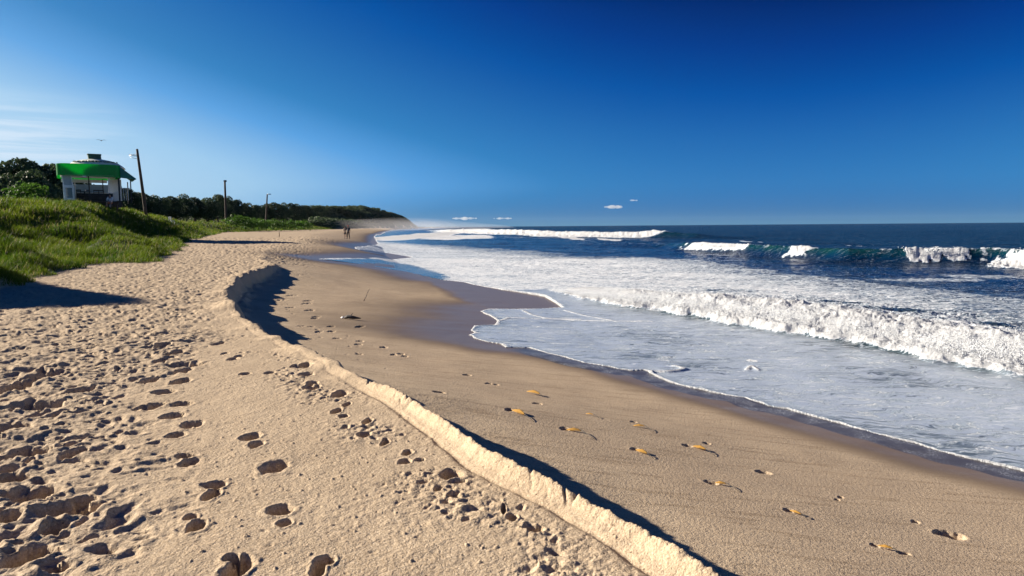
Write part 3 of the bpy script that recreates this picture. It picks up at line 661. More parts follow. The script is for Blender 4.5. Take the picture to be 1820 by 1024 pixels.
def water_mat():
    m = NT('sea_water'); P = m.pos(); fo = m.attr('foam'); gr = m.attr('green'); sh = m.attr('shore')
    Pm = m.mapping(P, (1.0, 2.6, 1.0), R(12))
    w1 = m.noise(.9, 5, .6, vec=Pm); w2 = m.noise(5.5, 4, .6, vec=Pm); w0 = m.noise(.07, 4, .6, vec=Pm)
    nb = m.bump(w1, m.ramp(sh, 1.5, 12, .10, .9), .16); nb = m.bump(w2, m.ramp(sh, 1.0, 10, .25, .8), .03, nb); nb = m.bump(w0, m.ramp(sh, 3, 18, .0, 1.0), .9, nb)
    deep = m.mix(m.ramp(w0, .35, .65), C4(.001, .013, .045), C4(.002, .025, .075))
    shal = C4(.055, .085, .10)
    col = m.mix(m.ramp(sh, 1.0, 26.0), shal, deep)
    col = m.mix(m.math('MULTIPLY', gr, .9), col, C4(.005, .060, .036))
    wat = m.n('ShaderNodeBsdfPrincipled', {'Base Color': col, 'Roughness': .12, 'IOR': 1.33, 'Normal': nb, 'Specular IOR Level': m.ramp(sh, 15, 70, .40, .035)})
    far = m.n('ShaderNodeBsdfDiffuse', {'Color': m.mix(m.ramp(w1, .35, .65), C4(.001, .016, .050), C4(.003, .034, .085)), 'Normal': nb})
    wat = m.n('ShaderNodeMixShader', {0: m.math('MULTIPLY', m.ramp(sh, 15, 70), .62), 1: wat.outputs[0], 2: far.outputs[0]})
    # foam pattern: soft lace pulled out along the shore
    warp = m.noise(1.1, 3, .5, vec=P)
    wv = m.n('ShaderNodeVectorMath', operation='SCALE'); 
    comb = m.n('ShaderNodeCombineXYZ', {0: warp, 1: m.noise(1.3, 3, .5, vec=m.mapping(P, (1, 1, 1), 1.0)), 2: 0.0}); m.set(wv.inputs[0], comb.outputs[0]); wv.inputs['Scale'].default_value = .9
    Pw = m.n('ShaderNodeVectorMath', {0: P, 1: wv.outputs[0]}, operation='ADD').outputs[0]
    Ps = m.mapping(Pw, (.75, 2.4, 1.0), R(14))
    n1 = m.noise(1.5, 8, .68, vec=Ps); n2 = m.noise(9.0, 5, .65, vec=Ps)
    v1 = m.n('ShaderNodeTexVoronoi', {'Vector': Ps, 'Scale': 2.6}, feature='DISTANCE_TO_EDGE').outputs['Distance']
    v2 = m.n('ShaderNodeTexVoronoi', {'Vector': Ps, 'Scale': 9.0}, feature='DISTANCE_TO_EDGE').outputs['Distance']
    lace = m.math('ADD', m.math('MULTIPLY', m.ramp(v1, .22, .0), .20), m.math('MULTIPLY', m.ramp(v2, .20, .0), .12))
    pat = m.math('ADD', m.math('ADD', m.math('MULTIPLY', n1, .62), m.math('MULTIPLY', n2, .30)), lace)   # about 0.5 +- .15
    pat = m.math('MULTIPLY_ADD', pat, 2.1, -.66)
    v = m.math('SUBTRACT', m.math('ADD', fo, pat), 1.0)
    mask = m.ramp(v, -.14, .30)
    fb = m.bump(m.noise(14, 5, .75, vec=P), .9, .05); fb = m.bump(m.noise(50, 3, .7, vec=P), .7, .014, fb)
    tex = m.math('ADD', m.math('MULTIPLY', m.noise(2.2, 5, .7, vec=Ps), .5), m.math('MULTIPLY', m.noise(13, 4, .7, vec=P), .5))
    fcol = m.mix(m.ramp(m.math('ADD', v, m.math('MULTIPLY_ADD', tex, 2.0, -1.0)), .0, .75), C4(.33, .41, .50), C4(.80, .83, .86))
    fs = m.n('ShaderNodeBsdfDiffuse', {'Color': fcol, 'Normal': fb})
    ft = m.n('ShaderNodeBsdfTranslucent', {'Color': fcol, 'Normal': fb})
    fsh = m.n('ShaderNodeMixShader', {0: m.math('MULTIPLY', m.ramp(fo, .9, 1.3), .30), 1: fs.outputs[0], 2: ft.outputs[0]})
    # aerated milky sheet running up the sand
    Pq = m.mapping(Pw, (.55, 4.2, 1.0), R(10)); q1 = m.noise(1.6, 7, .68, vec=Pq); q2 = m.noise(6.5, 4, .65, vec=Pq); q3 = m.noise(.45, 3, .5, vec=P)
    qs = m.math('ADD', m.math('ADD', m.math('MULTIPLY', q1, .6), m.math('MULTIPLY', q2, .4)), m.math('MULTIPLY_ADD', q3, .35, -.175))
    wc = m.mix(m.ramp(qs, .40, .49), C4(.11, .145, .18), C4(.42, .49, .59)); wc = m.mix(m.ramp(qs, .54, .66), wc, C4(.68, .73, .79))
    wsh = m.n('ShaderNodeBsdfPrincipled', {'Base Color': wc, 'Roughness': .30, 'IOR': 1.33, 'Specular IOR Level': .35, 'Normal': m.bump(q2, .35, .012, m.bump(q1, .3, .03))})
    wmx = m.n('ShaderNodeMixShader', {0: m.attr('wash'), 1: wat.outputs[0], 2: wsh.outputs[0]})
    return m.out(m.n('ShaderNodeMixShader', {0: mask, 1: wmx.outputs[0], 2: fsh.outputs[0]}))
# droplets thrown up by the breakers
def spray():
    pts = []
    def along(P, S, H, n, off0, off1, lift, smin, smax, r0, r1, gate=None, ex=.6):
        s_ = rng.uniform(smin, smax, n); X = np.interp(s_, S, [p[0] for p in P]); Y = np.interp(s_, S, [p[1] for p in P]); h = np.interp(s_, S, H)
        tx = np.gradient(np.interp(np.linspace(0, S[-1], 400), S, [p[0] for p in P])); ty = np.gradient(np.interp(np.linspace(0, S[-1], 400), S, [p[1] for p in P]))
        k = np.clip((s_ / S[-1] * 399).astype(int), 0, 399); L = np.hypot(tx[k], ty[k]); nx, ny = ty[k] / L, -tx[k] / L
        o = rng.uniform(off0, off1, n); cl = np.clip(gn(X * 1.2, Y * 1.2, 401) + .5 * gn(X * 4, Y * 4, 402) + .35, 0, 1.2)
        zz = h * rng.uniform(.3, 1.0, n) ** .6 * (.95 + lift * cl * rng.random(n) ** 2.0) + .02
        m = (cl > .08) & (h > .1)
        if gate is not None: m &= gate(s_)
        pts.append(np.stack([X + nx * o, Y + ny * o, zz, rng.uniform(r0, r1, n) * (1 + 0 * o)], -1)[m])
    along(BK, BKS, bk_h, 70000, -.2, 2.8, .40, BKS[2], BKS[-2], .004, .012)
    g2 = lambda s_: ((np.interp(s_, W2S, [p[0] for p in W2_PX]) > 1760) | (np.interp(s_, W2S, [p[0] for p in W2_PX]) < 1292) & (np.interp(s_, W2S, [p[0] for p in W2_PX]) > 1203) | (np.abs(np.interp(s_, W2S, [p[0] for p in W2_PX]) - 1395) < 12) | (np.abs(np.interp(s_, W2S, [p[0] for p in W2_PX]) - 1680) < 55))
    along(W2, W2S, w2_h, 20000, 1.4, 3.0, .30, W2S[1], W2S[-3], .015, .05, g2)
    along(W3, W3S, w3_h, 6000, 4, 7, .22, 0, W3S[-1], .03, .10, lambda s_: np.interp(s_, W3S, [p[0] for p in W3_PX]) < 1145)
    Q = np.concatenate(pts); n = len(Q)
    oc = np.array([(1, 0, 0), (-1, 0, 0), (0, 1, 0), (0, -1, 0), (0, 0, 1), (0, 0, -1)], float)
    tf = np.array([(0, 2, 4), (2, 1, 4), (1, 3, 4), (3, 0, 4), (2, 0, 5), (1, 2, 5), (3, 1, 5), (0, 3, 5)])
    Vv = (Q[:, None, :3] + oc[None] * Q[:, None, 3:4]).reshape(-1, 3); Ff = (tf[None] + 6 * np.arange(n)[:, None, None]).reshape(-1, 3)
    return np_mesh('surf_spray', Vv, Ff, True, None, 3)
M_SPRAY = simple('spray', (.85, .88, .9), .8, .03)
tag(link('surf_spray', spray(), M_SPRAY), kind='stuff')
tag(link('sea_water', np_mesh('sea_water', Vw, Fw_, True, Aw), water_mat()), kind='structure')
print('sea mesh', time.time() - T0, len(Vw))
# ------------------------------------------------------------------ vegetation
def leaf_mat(name, c0, c1, trans=.35, var_attr=None, rough=.6):
    m = NT(name); P = m.pos(); oi = m.n('ShaderNodeObjectInfo')
    n = m.noise(.5, 3, .6, vec=P); n2 = m.noise(6.0, 3, .6, vec=P)
    n3 = m.noise(.11, 3, .5, vec=P)
    f = m.ramp(m.math('ADD', m.math('ADD', m.math('MULTIPLY', n, .4), m.math('MULTIPLY', n2, .3)), m.math('MULTIPLY', n3, .3)), .40, .60)
    c = m.mix(f, C4(*c0), C4(*c1))
    if var_attr:
        c = m.mix(m.ramp(m.attr(var_attr), .80, .95), c, C4(.36, .31, .13))
    k = m.math('MULTIPLY_ADD', oi.outputs['Random'], .5, .75)
    sc = m.n('ShaderNodeVectorMath', {0: c}, operation='SCALE'); m.set(sc.inputs['Scale'], k)
    p = m.n('ShaderNodeBsdfPrincipled', {'Base Color': sc.outputs[0], 'Roughness': rough, 'Specular IOR Level': .25})
    t = m.n('ShaderNodeBsdfTranslucent', {'Color': sc.outputs[0]})
    return m.out(m.n('ShaderNodeMixShader', {0: trans, 1: p.outputs[0], 2: t.outputs[0]}))
M_GRASS = leaf_mat('grass', (.035, .095, .005), (.165, .225, .014), .45, 'dry')
M_LEAF = leaf_mat('foliage', (.034, .062, .030), (.088, .125, .052), .28)
M_LEAF2 = leaf_mat('light_foliage', (.05, .12, .015), (.10, .20, .03), .4)
M_BARK = simple('bark', (.07, .05, .035), .9, .35, 6)
def grass():
    N = 1100000
    r = np.exp(rng.uniform(math.log(12.5), math.log(420), N)); th = rng.uniform(R(-50), R(-4), N)
    X = r * np.sin(th); Y = r * np.cos(th)
    Z, D = land(X, Y, detail=False)
    cl = gn(X * .55, Y * .55, 501) + .5 * gn(X * 1.7, Y * 1.7, 502)
    m = (D > -.15 + .5 * gn(X * .8, Y * .8, 503)) & (D < np.interp(Y, [0, 40, 100, 400], [48, 48, 40, 34])) & (rng.random(N) < .55 + .5 * cl + .3)
    X, Y, Z, D, cl, r = X[m], Y[m], Z[m], D[m], cl[m], r[m]; n = len(X); print('grass blades', n)
    ht = (.20 + .20 * np.clip(cl + .4, 0, 1.4)) * rng.uniform(.55, 1.35, n) * ss(-.6, 1.2, D + .6) * np.interp(r, [15, 60, 400], [1, 1.1, 1.6])
    wd = np.maximum(.008, r / 682 * .36) * rng.uniform(.7, 1.3, n)
    la = rng.uniform(0, 2 * np.pi, n); lean = rng.uniform(.05, .55, n) * ht
    dx = np.cos(la) * lean + .22 * ht; dy = np.sin(la) * lean - .10 * ht
    fa = rng.uniform(0, np.pi, n); wx = np.cos(fa) * wd / 2; wy = np.sin(fa) * wd / 2
    Vv = np.zeros((n, 5, 3), np.float32); b = np.stack([X, Y, Z - .05], -1)
    Vv[:, 0] = b; Vv[:, 1] = b; Vv[:, 0, 0] -= wx; Vv[:, 0, 1] -= wy; Vv[:, 1, 0] += wx; Vv[:, 1, 1] += wy
    mid = b + np.stack([dx * .35, dy * .35, ht * .62], -1); Vv[:, 2] = mid; Vv[:, 3] = mid
    Vv[:, 2, 0] -= wx * .8; Vv[:, 2, 1] -= wy * .8; Vv[:, 3, 0] += wx * .8; Vv[:, 3, 1] += wy * .8
    Vv[:, 4] = b + np.stack([dx, dy, ht], -1)
    tf = np.array([(0, 1, 3), (0, 3, 2), (2, 3, 4)]); Ff = (tf[None] + 5 * np.arange(n)[:, None, None]).reshape(-1, 3)
    dry = rng.random(n) * (1 + .0 * cl); dry = np.where(dry > .93, dry, dry * .8)
    return np_mesh('dune_grass', Vv.reshape(-1, 3), Ff, True, {'dry': np.repeat(dry, 5)}, 3)
tag(link('dune_grass', grass(), M_GRASS), kind='stuff')
print('grass', time.time() - T0)
def crown_mesh(seed, nq=4600, H=6.0, Wd=3.6, size=.20, name='crown'):
    g = np.random.default_rng(seed); nb = 30
    bc = []; br = []
    for i in range(nb):
        a = g.uniform(0, 2 * np.pi); rr_ = Wd * math.sqrt(g.random()) * .78; h = H * (.20 + .70 * g.random() ** .8 * (1 - (rr_ / Wd) ** 2 * .5))
        bc.append((rr_ * math.cos(a), rr_ * math.sin(a), h)); br.append(g.uniform(.62, 1.35) * Wd / 3.6)
    bc = np.array(bc); br = np.array(br); w = br ** 2 / (br ** 2).sum(); k = g.choice(nb, nq, p=w)
    d = g.normal(size=(nq, 3)); d /= np.linalg.norm(d, axis=1)[:, None]; d[:, 2] = np.abs(d[:, 2]) * np.where(g.random(nq) < .8, 1, -1)
    p = bc[k] + d * (br[k] * (.80 + .28 * g.random(nq) ** .5))[:, None] * np.array([1, 1, .78])
    nrm = d + .8 * g.normal(size=(nq, 3)); nrm /= np.linalg.norm(nrm, axis=1)[:, None]
    t = np.cross(nrm, g.normal(size=(nq, 3))); t /= np.linalg.norm(t, axis=1)[:, None]; bt = np.cross(nrm, t)
    s_ = (size * g.uniform(.6, 1.4, nq))[:, None]
    Vv = np.stack([p - t * s_, p - bt * s_ * .6, p + t * s_, p + bt * s_ * .6], 1).reshape(-1, 3)
    return np_mesh(name, Vv, np.arange(nq * 4).reshape(-1, 4), False)
def trunk_mesh(seed, H=6.0, Wd=3.6):
    g = random.Random(seed); b = MB()
    b.tube([(0, 0, -.6), (.1, .05, H * .2), (g.uniform(-.3, .3), g.uniform(-.3, .3), H * .45), (g.uniform(-.4, .4), .1, H * .75)], [.24, .19, .13, .05], 8)
    for i in range(6):
        a = g.uniform(0, 6.28); z0 = H * g.uniform(.18, .45); L = Wd * g.uniform(.4, .7)
        b.tube([(0, 0, z0), (L * .5 * math.cos(a), L * .5 * math.sin(a), z0 + H * .12), (L * math.cos(a), L * math.sin(a), z0 + H * .3)], [.11, .07, .025], 6)
    me = bpy.data.meshes.new('trunk'); me.from_pydata(b.v, [], b.f); me.update(); me.materials.append(M_BARK); return me
CROWNS = [crown_mesh(600 + i) for i in range(6)]; TRUNKS = [trunk_mesh(600 + i) for i in range(6)]
for c in CROWNS: c.materials.append(M_LEAF)
ntree = 0
def tree(px, py, depth, label, group, hmin=3.0, hmax=11):
    global ntree
    while depth < 1150:
        x, y, zt = at_y(px, py, depth)
        if land(np.array([x]), np.array([y]), detail=False)[1][0] > (30 if y > 150 else 24): break
        depth *= 1.04
    g0 = ground_z(x, y)
    hmax = max(hmax, depth * .022); h = min(max(zt - g0, hmin), hmax)
    i = (ntree * 5 + 2) % 6; ntree += 1
    t = empty('tree', (x, y, zt - h - (0 if zt - g0 >= hmin else 0)), random.uniform(0, 6.28)); tag(t, label, 'tree', group)
    s_ = h / 5.7; w_ = s_ * random.uniform(.9, 1.25) if h < 6 else s_ * random.uniform(.75, 1.0)
    t.scale = (w_, w_, s_)
    link('crown', CROWNS[i], None, t); link('trunk', TRUNKS[i], None, t)
    return t
LB1, GP1 = 'dark evergreen tree in the dense wood on the rise behind the green-roofed kiosk', 'trees of the wood behind the kiosk'
for px, py, dp in ((-70, 300, 112), (-40, 301, 112), (-12, 298, 112), (16, 296, 112), (42, 291, 112), (66, 294, 112), (86, 296, 112), (100, 304, 112), (116, 314, 114), (134, 326, 118),
                   (-30, 316, 102), (4, 314, 102), (34, 309, 102), (62, 311, 102), (90, 317, 102), (112, 326, 104), (-10, 330, 94), (20, 330, 94), (50, 328, 94), (78, 331, 94), (104, 333, 95), (125, 338, 96), (160, 336, 112), (190, 338, 118), (215, 334, 122)):
    tree(px, py, dp, LB1, GP1)
LB2, GP2 = 'dark round-crowned tree in the belt of trees beyond the grassy dune', 'trees of the belt beyond the dune'
sky_y = [(225, 338), (250, 347), (270, 350), (295, 352), (320, 349), (345, 355), (365, 354), (385, 350), (400, 352), (420, 358), (440, 362), (470, 366), (500, 361), (520, 365), (545, 368), (565, 367), (585, 373), (610, 375), (640, 375), (660, 379)]
dep = lambda p: float(np.interp(p, [225, 270, 400, 500, 600, 700], [132, 145, 195, 270, 420, 720]))
px = 228
while px < 585:
    y0 = float(np.interp(px, [a for a, b in sky_y], [b for a, b in sky_y])) + random.uniform(-1.5, 2.5); d = dep(px)
    tree(px, y0, d, LB2, GP2, 3.5, 9)
    base = float(np.interp(px, [225, 300, 360, 400, 480, 560, 600], [360, 372, 380, 386, 392, 397, 400]))
    n_ = 2
    for k in range(n_): tree(px + random.uniform(-7, 7), y0 + (base - y0) * (k + 1) / (n_ + 1.3) + random.uniform(-1, 1), d * (.93 - .07 * k), LB2, GP2, 3.5, 8)
    px += 6.5 * 1213 / d / 2.6 + 3
# woods on the far headland: one mass
def far_wood():
    vs = []; base = np.zeros((380 * 4, 3))
    me = crown_mesh(700, 320, 6, 4.2, .66, 'tmp'); me.vertices.foreach_get('co', (buf := np.zeros(320 * 12, np.float32))); base = buf.reshape(-1, 3)
    g = np.random.default_rng(701); n = 0
    tries = 0
    while n < 900 and tries < 14000:
        tries += 1
        px = g.uniform(560, 748); d = g.uniform(.6, 1.0 + .9 * max(0, (720 - px) / 160)) * np.interp(px, [560, 640, 700, 748], [420, 700, 1000, 1250]); x = at_y(px, 400, d)[0]
        xs1 = np.array([x]); ys1 = np.array([d]); z, D = land(xs1, ys1, detail=False)
        if D[0] < (8 if d < 800 else 6): continue
        a = g.uniform(0, 6.28); s_ = g.uniform(.8, 1.35) * (.55 + .45 * min(1, max(0, (1320 - d) / 500))); c, q = math.cos(a), math.sin(a)
        P = base * s_ * np.array([1.15, 1.15, 1.0]); vs.append(np.stack([P[:, 0] * c - P[:, 1] * q + x, P[:, 0] * q + P[:, 1] * c + d, P[:, 2] + z[0] - 1.5 * s_], -1)); n += 1
    Vv = np.concatenate(vs); bpy.data.meshes.remove(me)
    return np_mesh('headland_woodland', Vv, np.arange(len(Vv)).reshape(-1, 4), False)
tag(link('headland_woodland', far_wood(), M_LEAF), kind='stuff')
# low scrub along the back of the dune
SCR = crown_mesh(720, 900, 1.3, 1.4, .10, 'shrub'); SCR.materials.append(M_LEAF2)
def shrub(px, py, depth, label, s_=1.0, lift=0.0, group=None):
    x, y, _ = at_y(px, py, depth); o = link('shrub', SCR, None, None, (x, y, ground_z(x, y) - .1 + lift)); o.scale = (s_, s_, s_); o.rotation_euler = (0, 0, random.uniform(0, 6))
    tag(o, label, 'shrub', group); return o
shrub(44, 350, 58, 'bright green bush on the dune crest left of the kiosk', 1.25, .3)
for px in (418, 438, 452, 462, 486, 503, 520, 540): shrub(px, 392, 175 + (px - 418) * .5, 'low pale green shrub in the row at the back of the dune', 2.6, .2, 'low shrubs at the back of the dune')
print('trees', time.time() - T0)
# ------------------------------------------------------------------ kiosk
PLASTER = simple('white_paint', (.80, .81, .80), .6, .06); PLASTIC_W = simple('white_plastic', (.82, .82, .80), .4, .03)
GREEN = simple('green_vinyl', (.012, .50, .10), .45, .10, 1.5, trans=.55); TEAL = simple('teal_vinyl', (.01, .22, .20), .5, .15, 1.5, trans=.4)
DGREEN = simple('dark_green_paint', (.012, .07, .045), .5, .15); ROOFW = simple('pale_canvas', (.78, .84, .74), .7, .06, 2.0, trans=.15)
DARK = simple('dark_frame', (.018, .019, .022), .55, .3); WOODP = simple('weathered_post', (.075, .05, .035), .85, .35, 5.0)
GREY = simple('concrete', (.38, .37, .35), .85, .15, 3.0); METAL = simple('galvanised_steel', (.30, .31, .32), .4, .15, metal=.7)
gl = NT('glass_pane'); GLASS = gl.out(gl.n('ShaderNodeBsdfPrincipled', {'Base Color': C4(.10, .16, .19), 'Roughness': .08, 'IOR': 1.5, 'Alpha': .75}))
BLUE = simple('pale_blue_panel', (.30, .44, .58), .6, .10, 2.0)
kx, ky, kz = at_y(173, 357, 64); kz = kz + 0.0
K = tag(empty('beach_kiosk', (kx, ky, kz), R(33)), 'open-sided beach kiosk with bright green fascia, pale domed roof and dark green cap', 'kiosk')
U = .0528
UX = .0458
def L(px, py): return ((px - 173) * UX, (357 - py) * U)
x0, x1 = L(107, 0)[0], L(214, 0)[0]
MB().box((-.2, .6, -.32), (4.3, 3.4, .5)).build('base_slab', WOODP, K)  # dark weathered wood; the shade under the kiosk is put into this colour too
def prism(outline, z0, z1, o2=None):
    """outline list of (x,y) at z0 joined to o2 at z1"""
    o2 = o2 or outline; n = len(outline); b = MB()
    vs = [(x, y, z0) for x, y in outline] + [(x, y, z1) for x, y in o2]
    fs = [(i, (i + 1) % n, n + (i + 1) % n, n + i) for i in range(n)] + [tuple(range(n - 1, -1, -1)), tuple(range(n, 2 * n))]
    b.add(vs, fs); return b
def rounded(xa, xb, ya, yb, r, n=5):
    P = []
    for cx, cy, a0 in ((xb - r, ya + r, -90), (xb - r, yb - r, 0), (xa + r, yb - r, 90), (xa + r, ya + r, 180)):
        for i in range(n + 1): a = R(a0 + 90 * i / n); P.append((cx + r * math.cos(a), cy + r * math.sin(a)))
    return P
# fascia: a shell, open below, slightly bowed and dipping to the right
def shell(out, inn, zb, zt):
    n = len(out); b = MB(); vs = []
    for (o, z) in ((out, zb), (out, zt), (inn, zt - .04), (inn, zb + .02)): vs += [(x, y, z[0] + (z[1] - z[0]) * ((x - x0) / (x1 - x0))) if isinstance(z, tuple) else (x, y, z) for x, y in o]
    fs = []
    for k in range(4):
        for i in range(n): fs.append((k * n + i, k * n + (i + 1) % n, ((k + 1) % 4) * n + (i + 1) % n, ((k + 1) % 4) * n + i))
    b.add(vs, fs); return b
out = rounded(x0, x1, -2.7, 2.6, .5); inn = rounded(x0 + .10, x1 - .10, -2.6, 2.5, .45)
zfb, zft = L(0, 317)[1], L(0, 297)[1]
def sh2():
    n = len(out); b = MB(); vs = []
    def bow(x): t = (x - x0) / (x1 - x0); return .09 * math.sin(math.pi * min(1, max(0, t)))
    for o, lev in ((out, 0), (out, 1), (inn, 1), (inn, 0)):
        for x, y in o:
            t = (x - x0) / (x1 - x0); z = (zfb - .12 * t) if lev == 0 else (zft - .06 + bow(x) * .9); vs.append((x, y, z + (.02 if o is inn else 0)))
    fs = []
    for k in range(4):
        for i in range(n): fs.append((k * n + i, k * n + (i + 1) % n, ((k + 1) % 4) * n + (i + 1) % n, ((k + 1) % 4) * n + i))
    return b.add(vs, fs)
fa = sh2().build('fascia', GREEN, K)
MB().box(((x0 + x1) / 2, -2.73, zfb + .03), (x1 - x0 - 1.2, .05, .10)).build('trim_strip', simple('light_green_trim', (.10, .50, .16), .5, .1, trans=.3), fa)
# domed canvas roof
rc = ((L(147, 0)[0] + L(211, 0)[0]) / 2, 0)
b = MB(); prof = [(2.45, 2.98), (2.25, 3.18), (1.85, 3.46), (1.3, 3.66), (.62, 3.80), (.05, 3.84)]; b.lathe((rc[0] - .25, 0, 0), prof, 24, 1.0, .98, True)
rf = b.build('roof', ROOFW, K)
# green painted marks round the dome, too worn to read
b = MB(); g = random.Random(5)
for i in range(15):
    a = R(-150 + i * 8.5); r_ = 1.9 + g.uniform(-.1, .1); zz = 3.46; cx = rc[0] - .25 + r_ * math.cos(a); cy = r_ * .98 * math.sin(a)
    for k in range(g.choice((2, 3, 3))):
        t0, t1 = g.uniform(-.16, .16), g.uniform(-.16, .16); q0, q1 = g.uniform(-.12, .1), g.uniform(-.1, .14)
        tx, ty = -math.sin(a), math.cos(a); ux, uy = math.cos(a), math.sin(a)
        P0 = (cx + tx * t0 - ux * q0, cy + ty * t0 - uy * q0, zz + q0 * .42 + .02); P1 = (cx + tx * t1 - ux * q1, cy + ty * t1 - uy * q1, zz + q1 * .42 + .02)
        b.tube([P0, P1], .042, 5)
b.build('roof_lettering', DGREEN, rf)['kind'] = 'stuff'
cx_, cz_ = L(173, 288); 
cu = prism(rounded(cx_ - .52, cx_ + .52, -.5, .5, .14, 3), 3.70, 4.24, rounded(cx_ - .56, cx_ + .50, -.52, .52, .2, 3)).build('roof_cap', DGREEN, K)
prism(rounded(cx_ - .60, cx_ + .54, -.56, .56, .2, 3), 4.19, 4.26).build('cap_lid', DGREEN, cu)
# side awning sloping down to the right
b = MB(); xa = x1 - .05; xb = L(241, 0)[0]
vs = [(xa, -2.5, zft - .15), (xa, 2.5, zft - .15), (xb, 2.0, L(0, 319)[1]), (xb, -2.1, L(0, 319)[1]), (xa, -2.5, zft - .25), (xa, 2.5, zft - .25), (xb - .05, 2.0, L(0, 319)[1] - .08), (xb - .05, -2.1, L(0, 319)[1] - .08),
      (xa, -2.55, zfb - .10), (xb, -2.15, L(0, 319)[1] - .1)]
b.add(vs, [(0, 1, 2, 3), (7, 6, 5, 4), (3, 2, 6, 7), (0, 4, 5, 1), (0, 3, 9, 8), (1, 5, 6, 2)]); b.build('awning', TEAL, K)
# underside ceiling
MB().box(((x0 + x1) / 2, -.05, zfb + .12), (x1 - x0 - .5, 4.9, .08)).build('ceiling', PLASTER, K)
# left corner panel with windows, narrowing downwards
def quad_frame(pts, y, w, t):
    b = MB()
    for i in range(4):
        (xA, zA), (xB, zB) = pts[i], pts[(i + 1) % 4]; d = Vector((xB - xA, 0, zB - zA)).normalized(); n_ = Vector((-d.z, 0, d.x)) * w / 2
        A = Vector((xA, y, zA)) - d * w / 2; B_ = Vector((xB, y, zB)) + d * w / 2; e = Vector((0, t / 2, 0)); e = e * (1.0 if i % 2 else .9)
        b.add([A - n_ - e, A + n_ - e, B_ + n_ - e, B_ - n_ - e, A - n_ + e, A + n_ + e, B_ + n_ + e, B_ - n_ + e], [(0, 1, 2, 3), (7, 6, 5, 4), (0, 4, 5, 1), (1, 5, 6, 2), (2, 6, 7, 3), (3, 7, 4, 0)])
    return b
A_, B_, C_, D_, E_, F_ = L(115, 314), L(130, 314), L(132, 334), L(117.5, 334), L(120, 356), L(132.5, 356)
wf = quad_frame([A_, B_, C_, D_], -2.35, .09, .14).build('window_frame', PLASTER, K)
MB().add([(A_[0], -2.35, A_[1]), (B_[0], -2.35, B_[1]), (C_[0], -2.35, C_[1]), (D_[0], -2.35, D_[1]), (A_[0], -2.31, A_[1]), (B_[0], -2.31, B_[1]), (C_[0], -2.31, C_[1]), (D_[0], -2.31, D_[1])], [(0, 1, 2, 3), (7, 6, 5, 4), (0, 4, 5, 1), (1, 5, 6, 2), (2, 6, 7, 3), (3, 7, 4, 0)]).build('pane', simple('grey_board', (.42, .47, .48), .5, .08), wf)
D2, C2 = L(118, 336), L(132.3, 336)
wf = quad_frame([D2, C2, F_, E_], -2.38, .16, .16).build('window_frame', PLASTER, K)
MB().box(((D2[0] + F_[0]) / 2, -2.36, (D2[1] + F_[1]) / 2), (.62, .03, 1.0)).build('pane', GLASS, wf)
# left side wall and back wall
MB().box((L(122, 0)[0], .1, 1.0), (.12, 4.6, 2.2)).build('side_wall', PLASTER, K)
bw = MB(); bw.box(((x0 + x1) / 2 + .1, 2.3, .80), (4.3, .12, 1.6)); bw.build('back_wall', BLUE, K)
MB().box(((x0 + x1) / 2 - .3, 2.3, 1.93), (3.7, .10, .30)).build('back_beam', PLASTER, K)
MB().box((L(206, 0)[0], .6, 1.05), (1.1, .10, 2.0)).build('partition', PLASTER, K)
for px_, mt, w_, yy in ((159, DARK, .10, -2.2), (193, PLASTER, .11, -2.25), (210, DARK, .14, -2.2), (137, PLASTER, .08, 2.0), (186, DARK, .08, 2.0)):
    MB().box((L(px_, 0)[0], yy, .75), (w_, w_, 2.75)).build('column', mt, K)
MB().box((xb - .45, -1.8, .85), (.09, .09, 2.1)).build('awning_post', DARK, K); MB().box((xb - .45, 1.8, .85), (.09, .09, 2.1)).build('awning_post', DARK, K)
b = MB()
for px_ in (214, 218, 222, 226): b.box((L(px_, 0)[0], -1.9, .55), (.05, .05, 1.1))
b.box(((L(214, 0)[0] + L(229, 0)[0]) / 2, -1.9, 1.12), (.75, .06, .06)); b.build('railing', METAL, K)
ct = MB().box((L(165, 0)[0] + .2, .3, .34), (2.9, .6, .68)).build('counter', DARK, K); MB().box((L(165, 0)[0] + .2, .25, .71), (3.1, .8, .06)).build('counter_top', PLASTER, ct)
b = MB().box((L(152, 0)[0], -2.70, zfb - .06), (.3, .1, .08)); b.build('lamp', PLASTIC_W, K)
# ---- furniture in the kiosk
def chair_parts(root, mt):
    MB().box((0, 0, .44), (.44, .44, .05)).build('seat', mt, root, bevel=.01)
    bk = MB(); bk.box((0, .21, .86), (.44, .04, .10)); bk.box((0, .21, .70), (.40, .03, .07)); bk.box((0, .205, .58), (.40, .03, .05))
    for sx_ in (-1, 1): bk.box((sx_ * .20, .215, .68), (.04, .04, .46))
    bk.build('backrest', mt, root)
    for sx_ in (-1, 1):
        for sy_ in (-1, 1): MB().box((sx_ * .19, sy_ * .19, .21), (.04, .04, .42)).build('leg', mt, root)
    return root
def kpos(px_, ly): x = (px_ - 173) * UX; c, s_ = math.cos(R(33)), math.sin(R(33)); return (kx + x * c - ly * s_, ky + x * s_ + ly * c, kz + .02)
for i, (px_, ly, rz_, lab) in enumerate(((144, -1.3, 3.1, 'dark chair inside the kiosk next to its left window panel'), (157, -1.6, .8, 'dark chair standing behind the left dark column of the kiosk'), (170, -1.2, 3.9, 'dark chair in the middle of the kiosk floor'), (181, -1.7, .9, 'dark chair just left of the seated person at the kiosk'))):
    o = tag(empty('chair', kpos(px_, ly), rz_), lab, 'chair', 'dark chairs under the kiosk roof'); chair_parts(o, DARK)
o = tag(empty('table', kpos(151, -1.5)), 'small dark table with a white cup inside the kiosk', 'table')
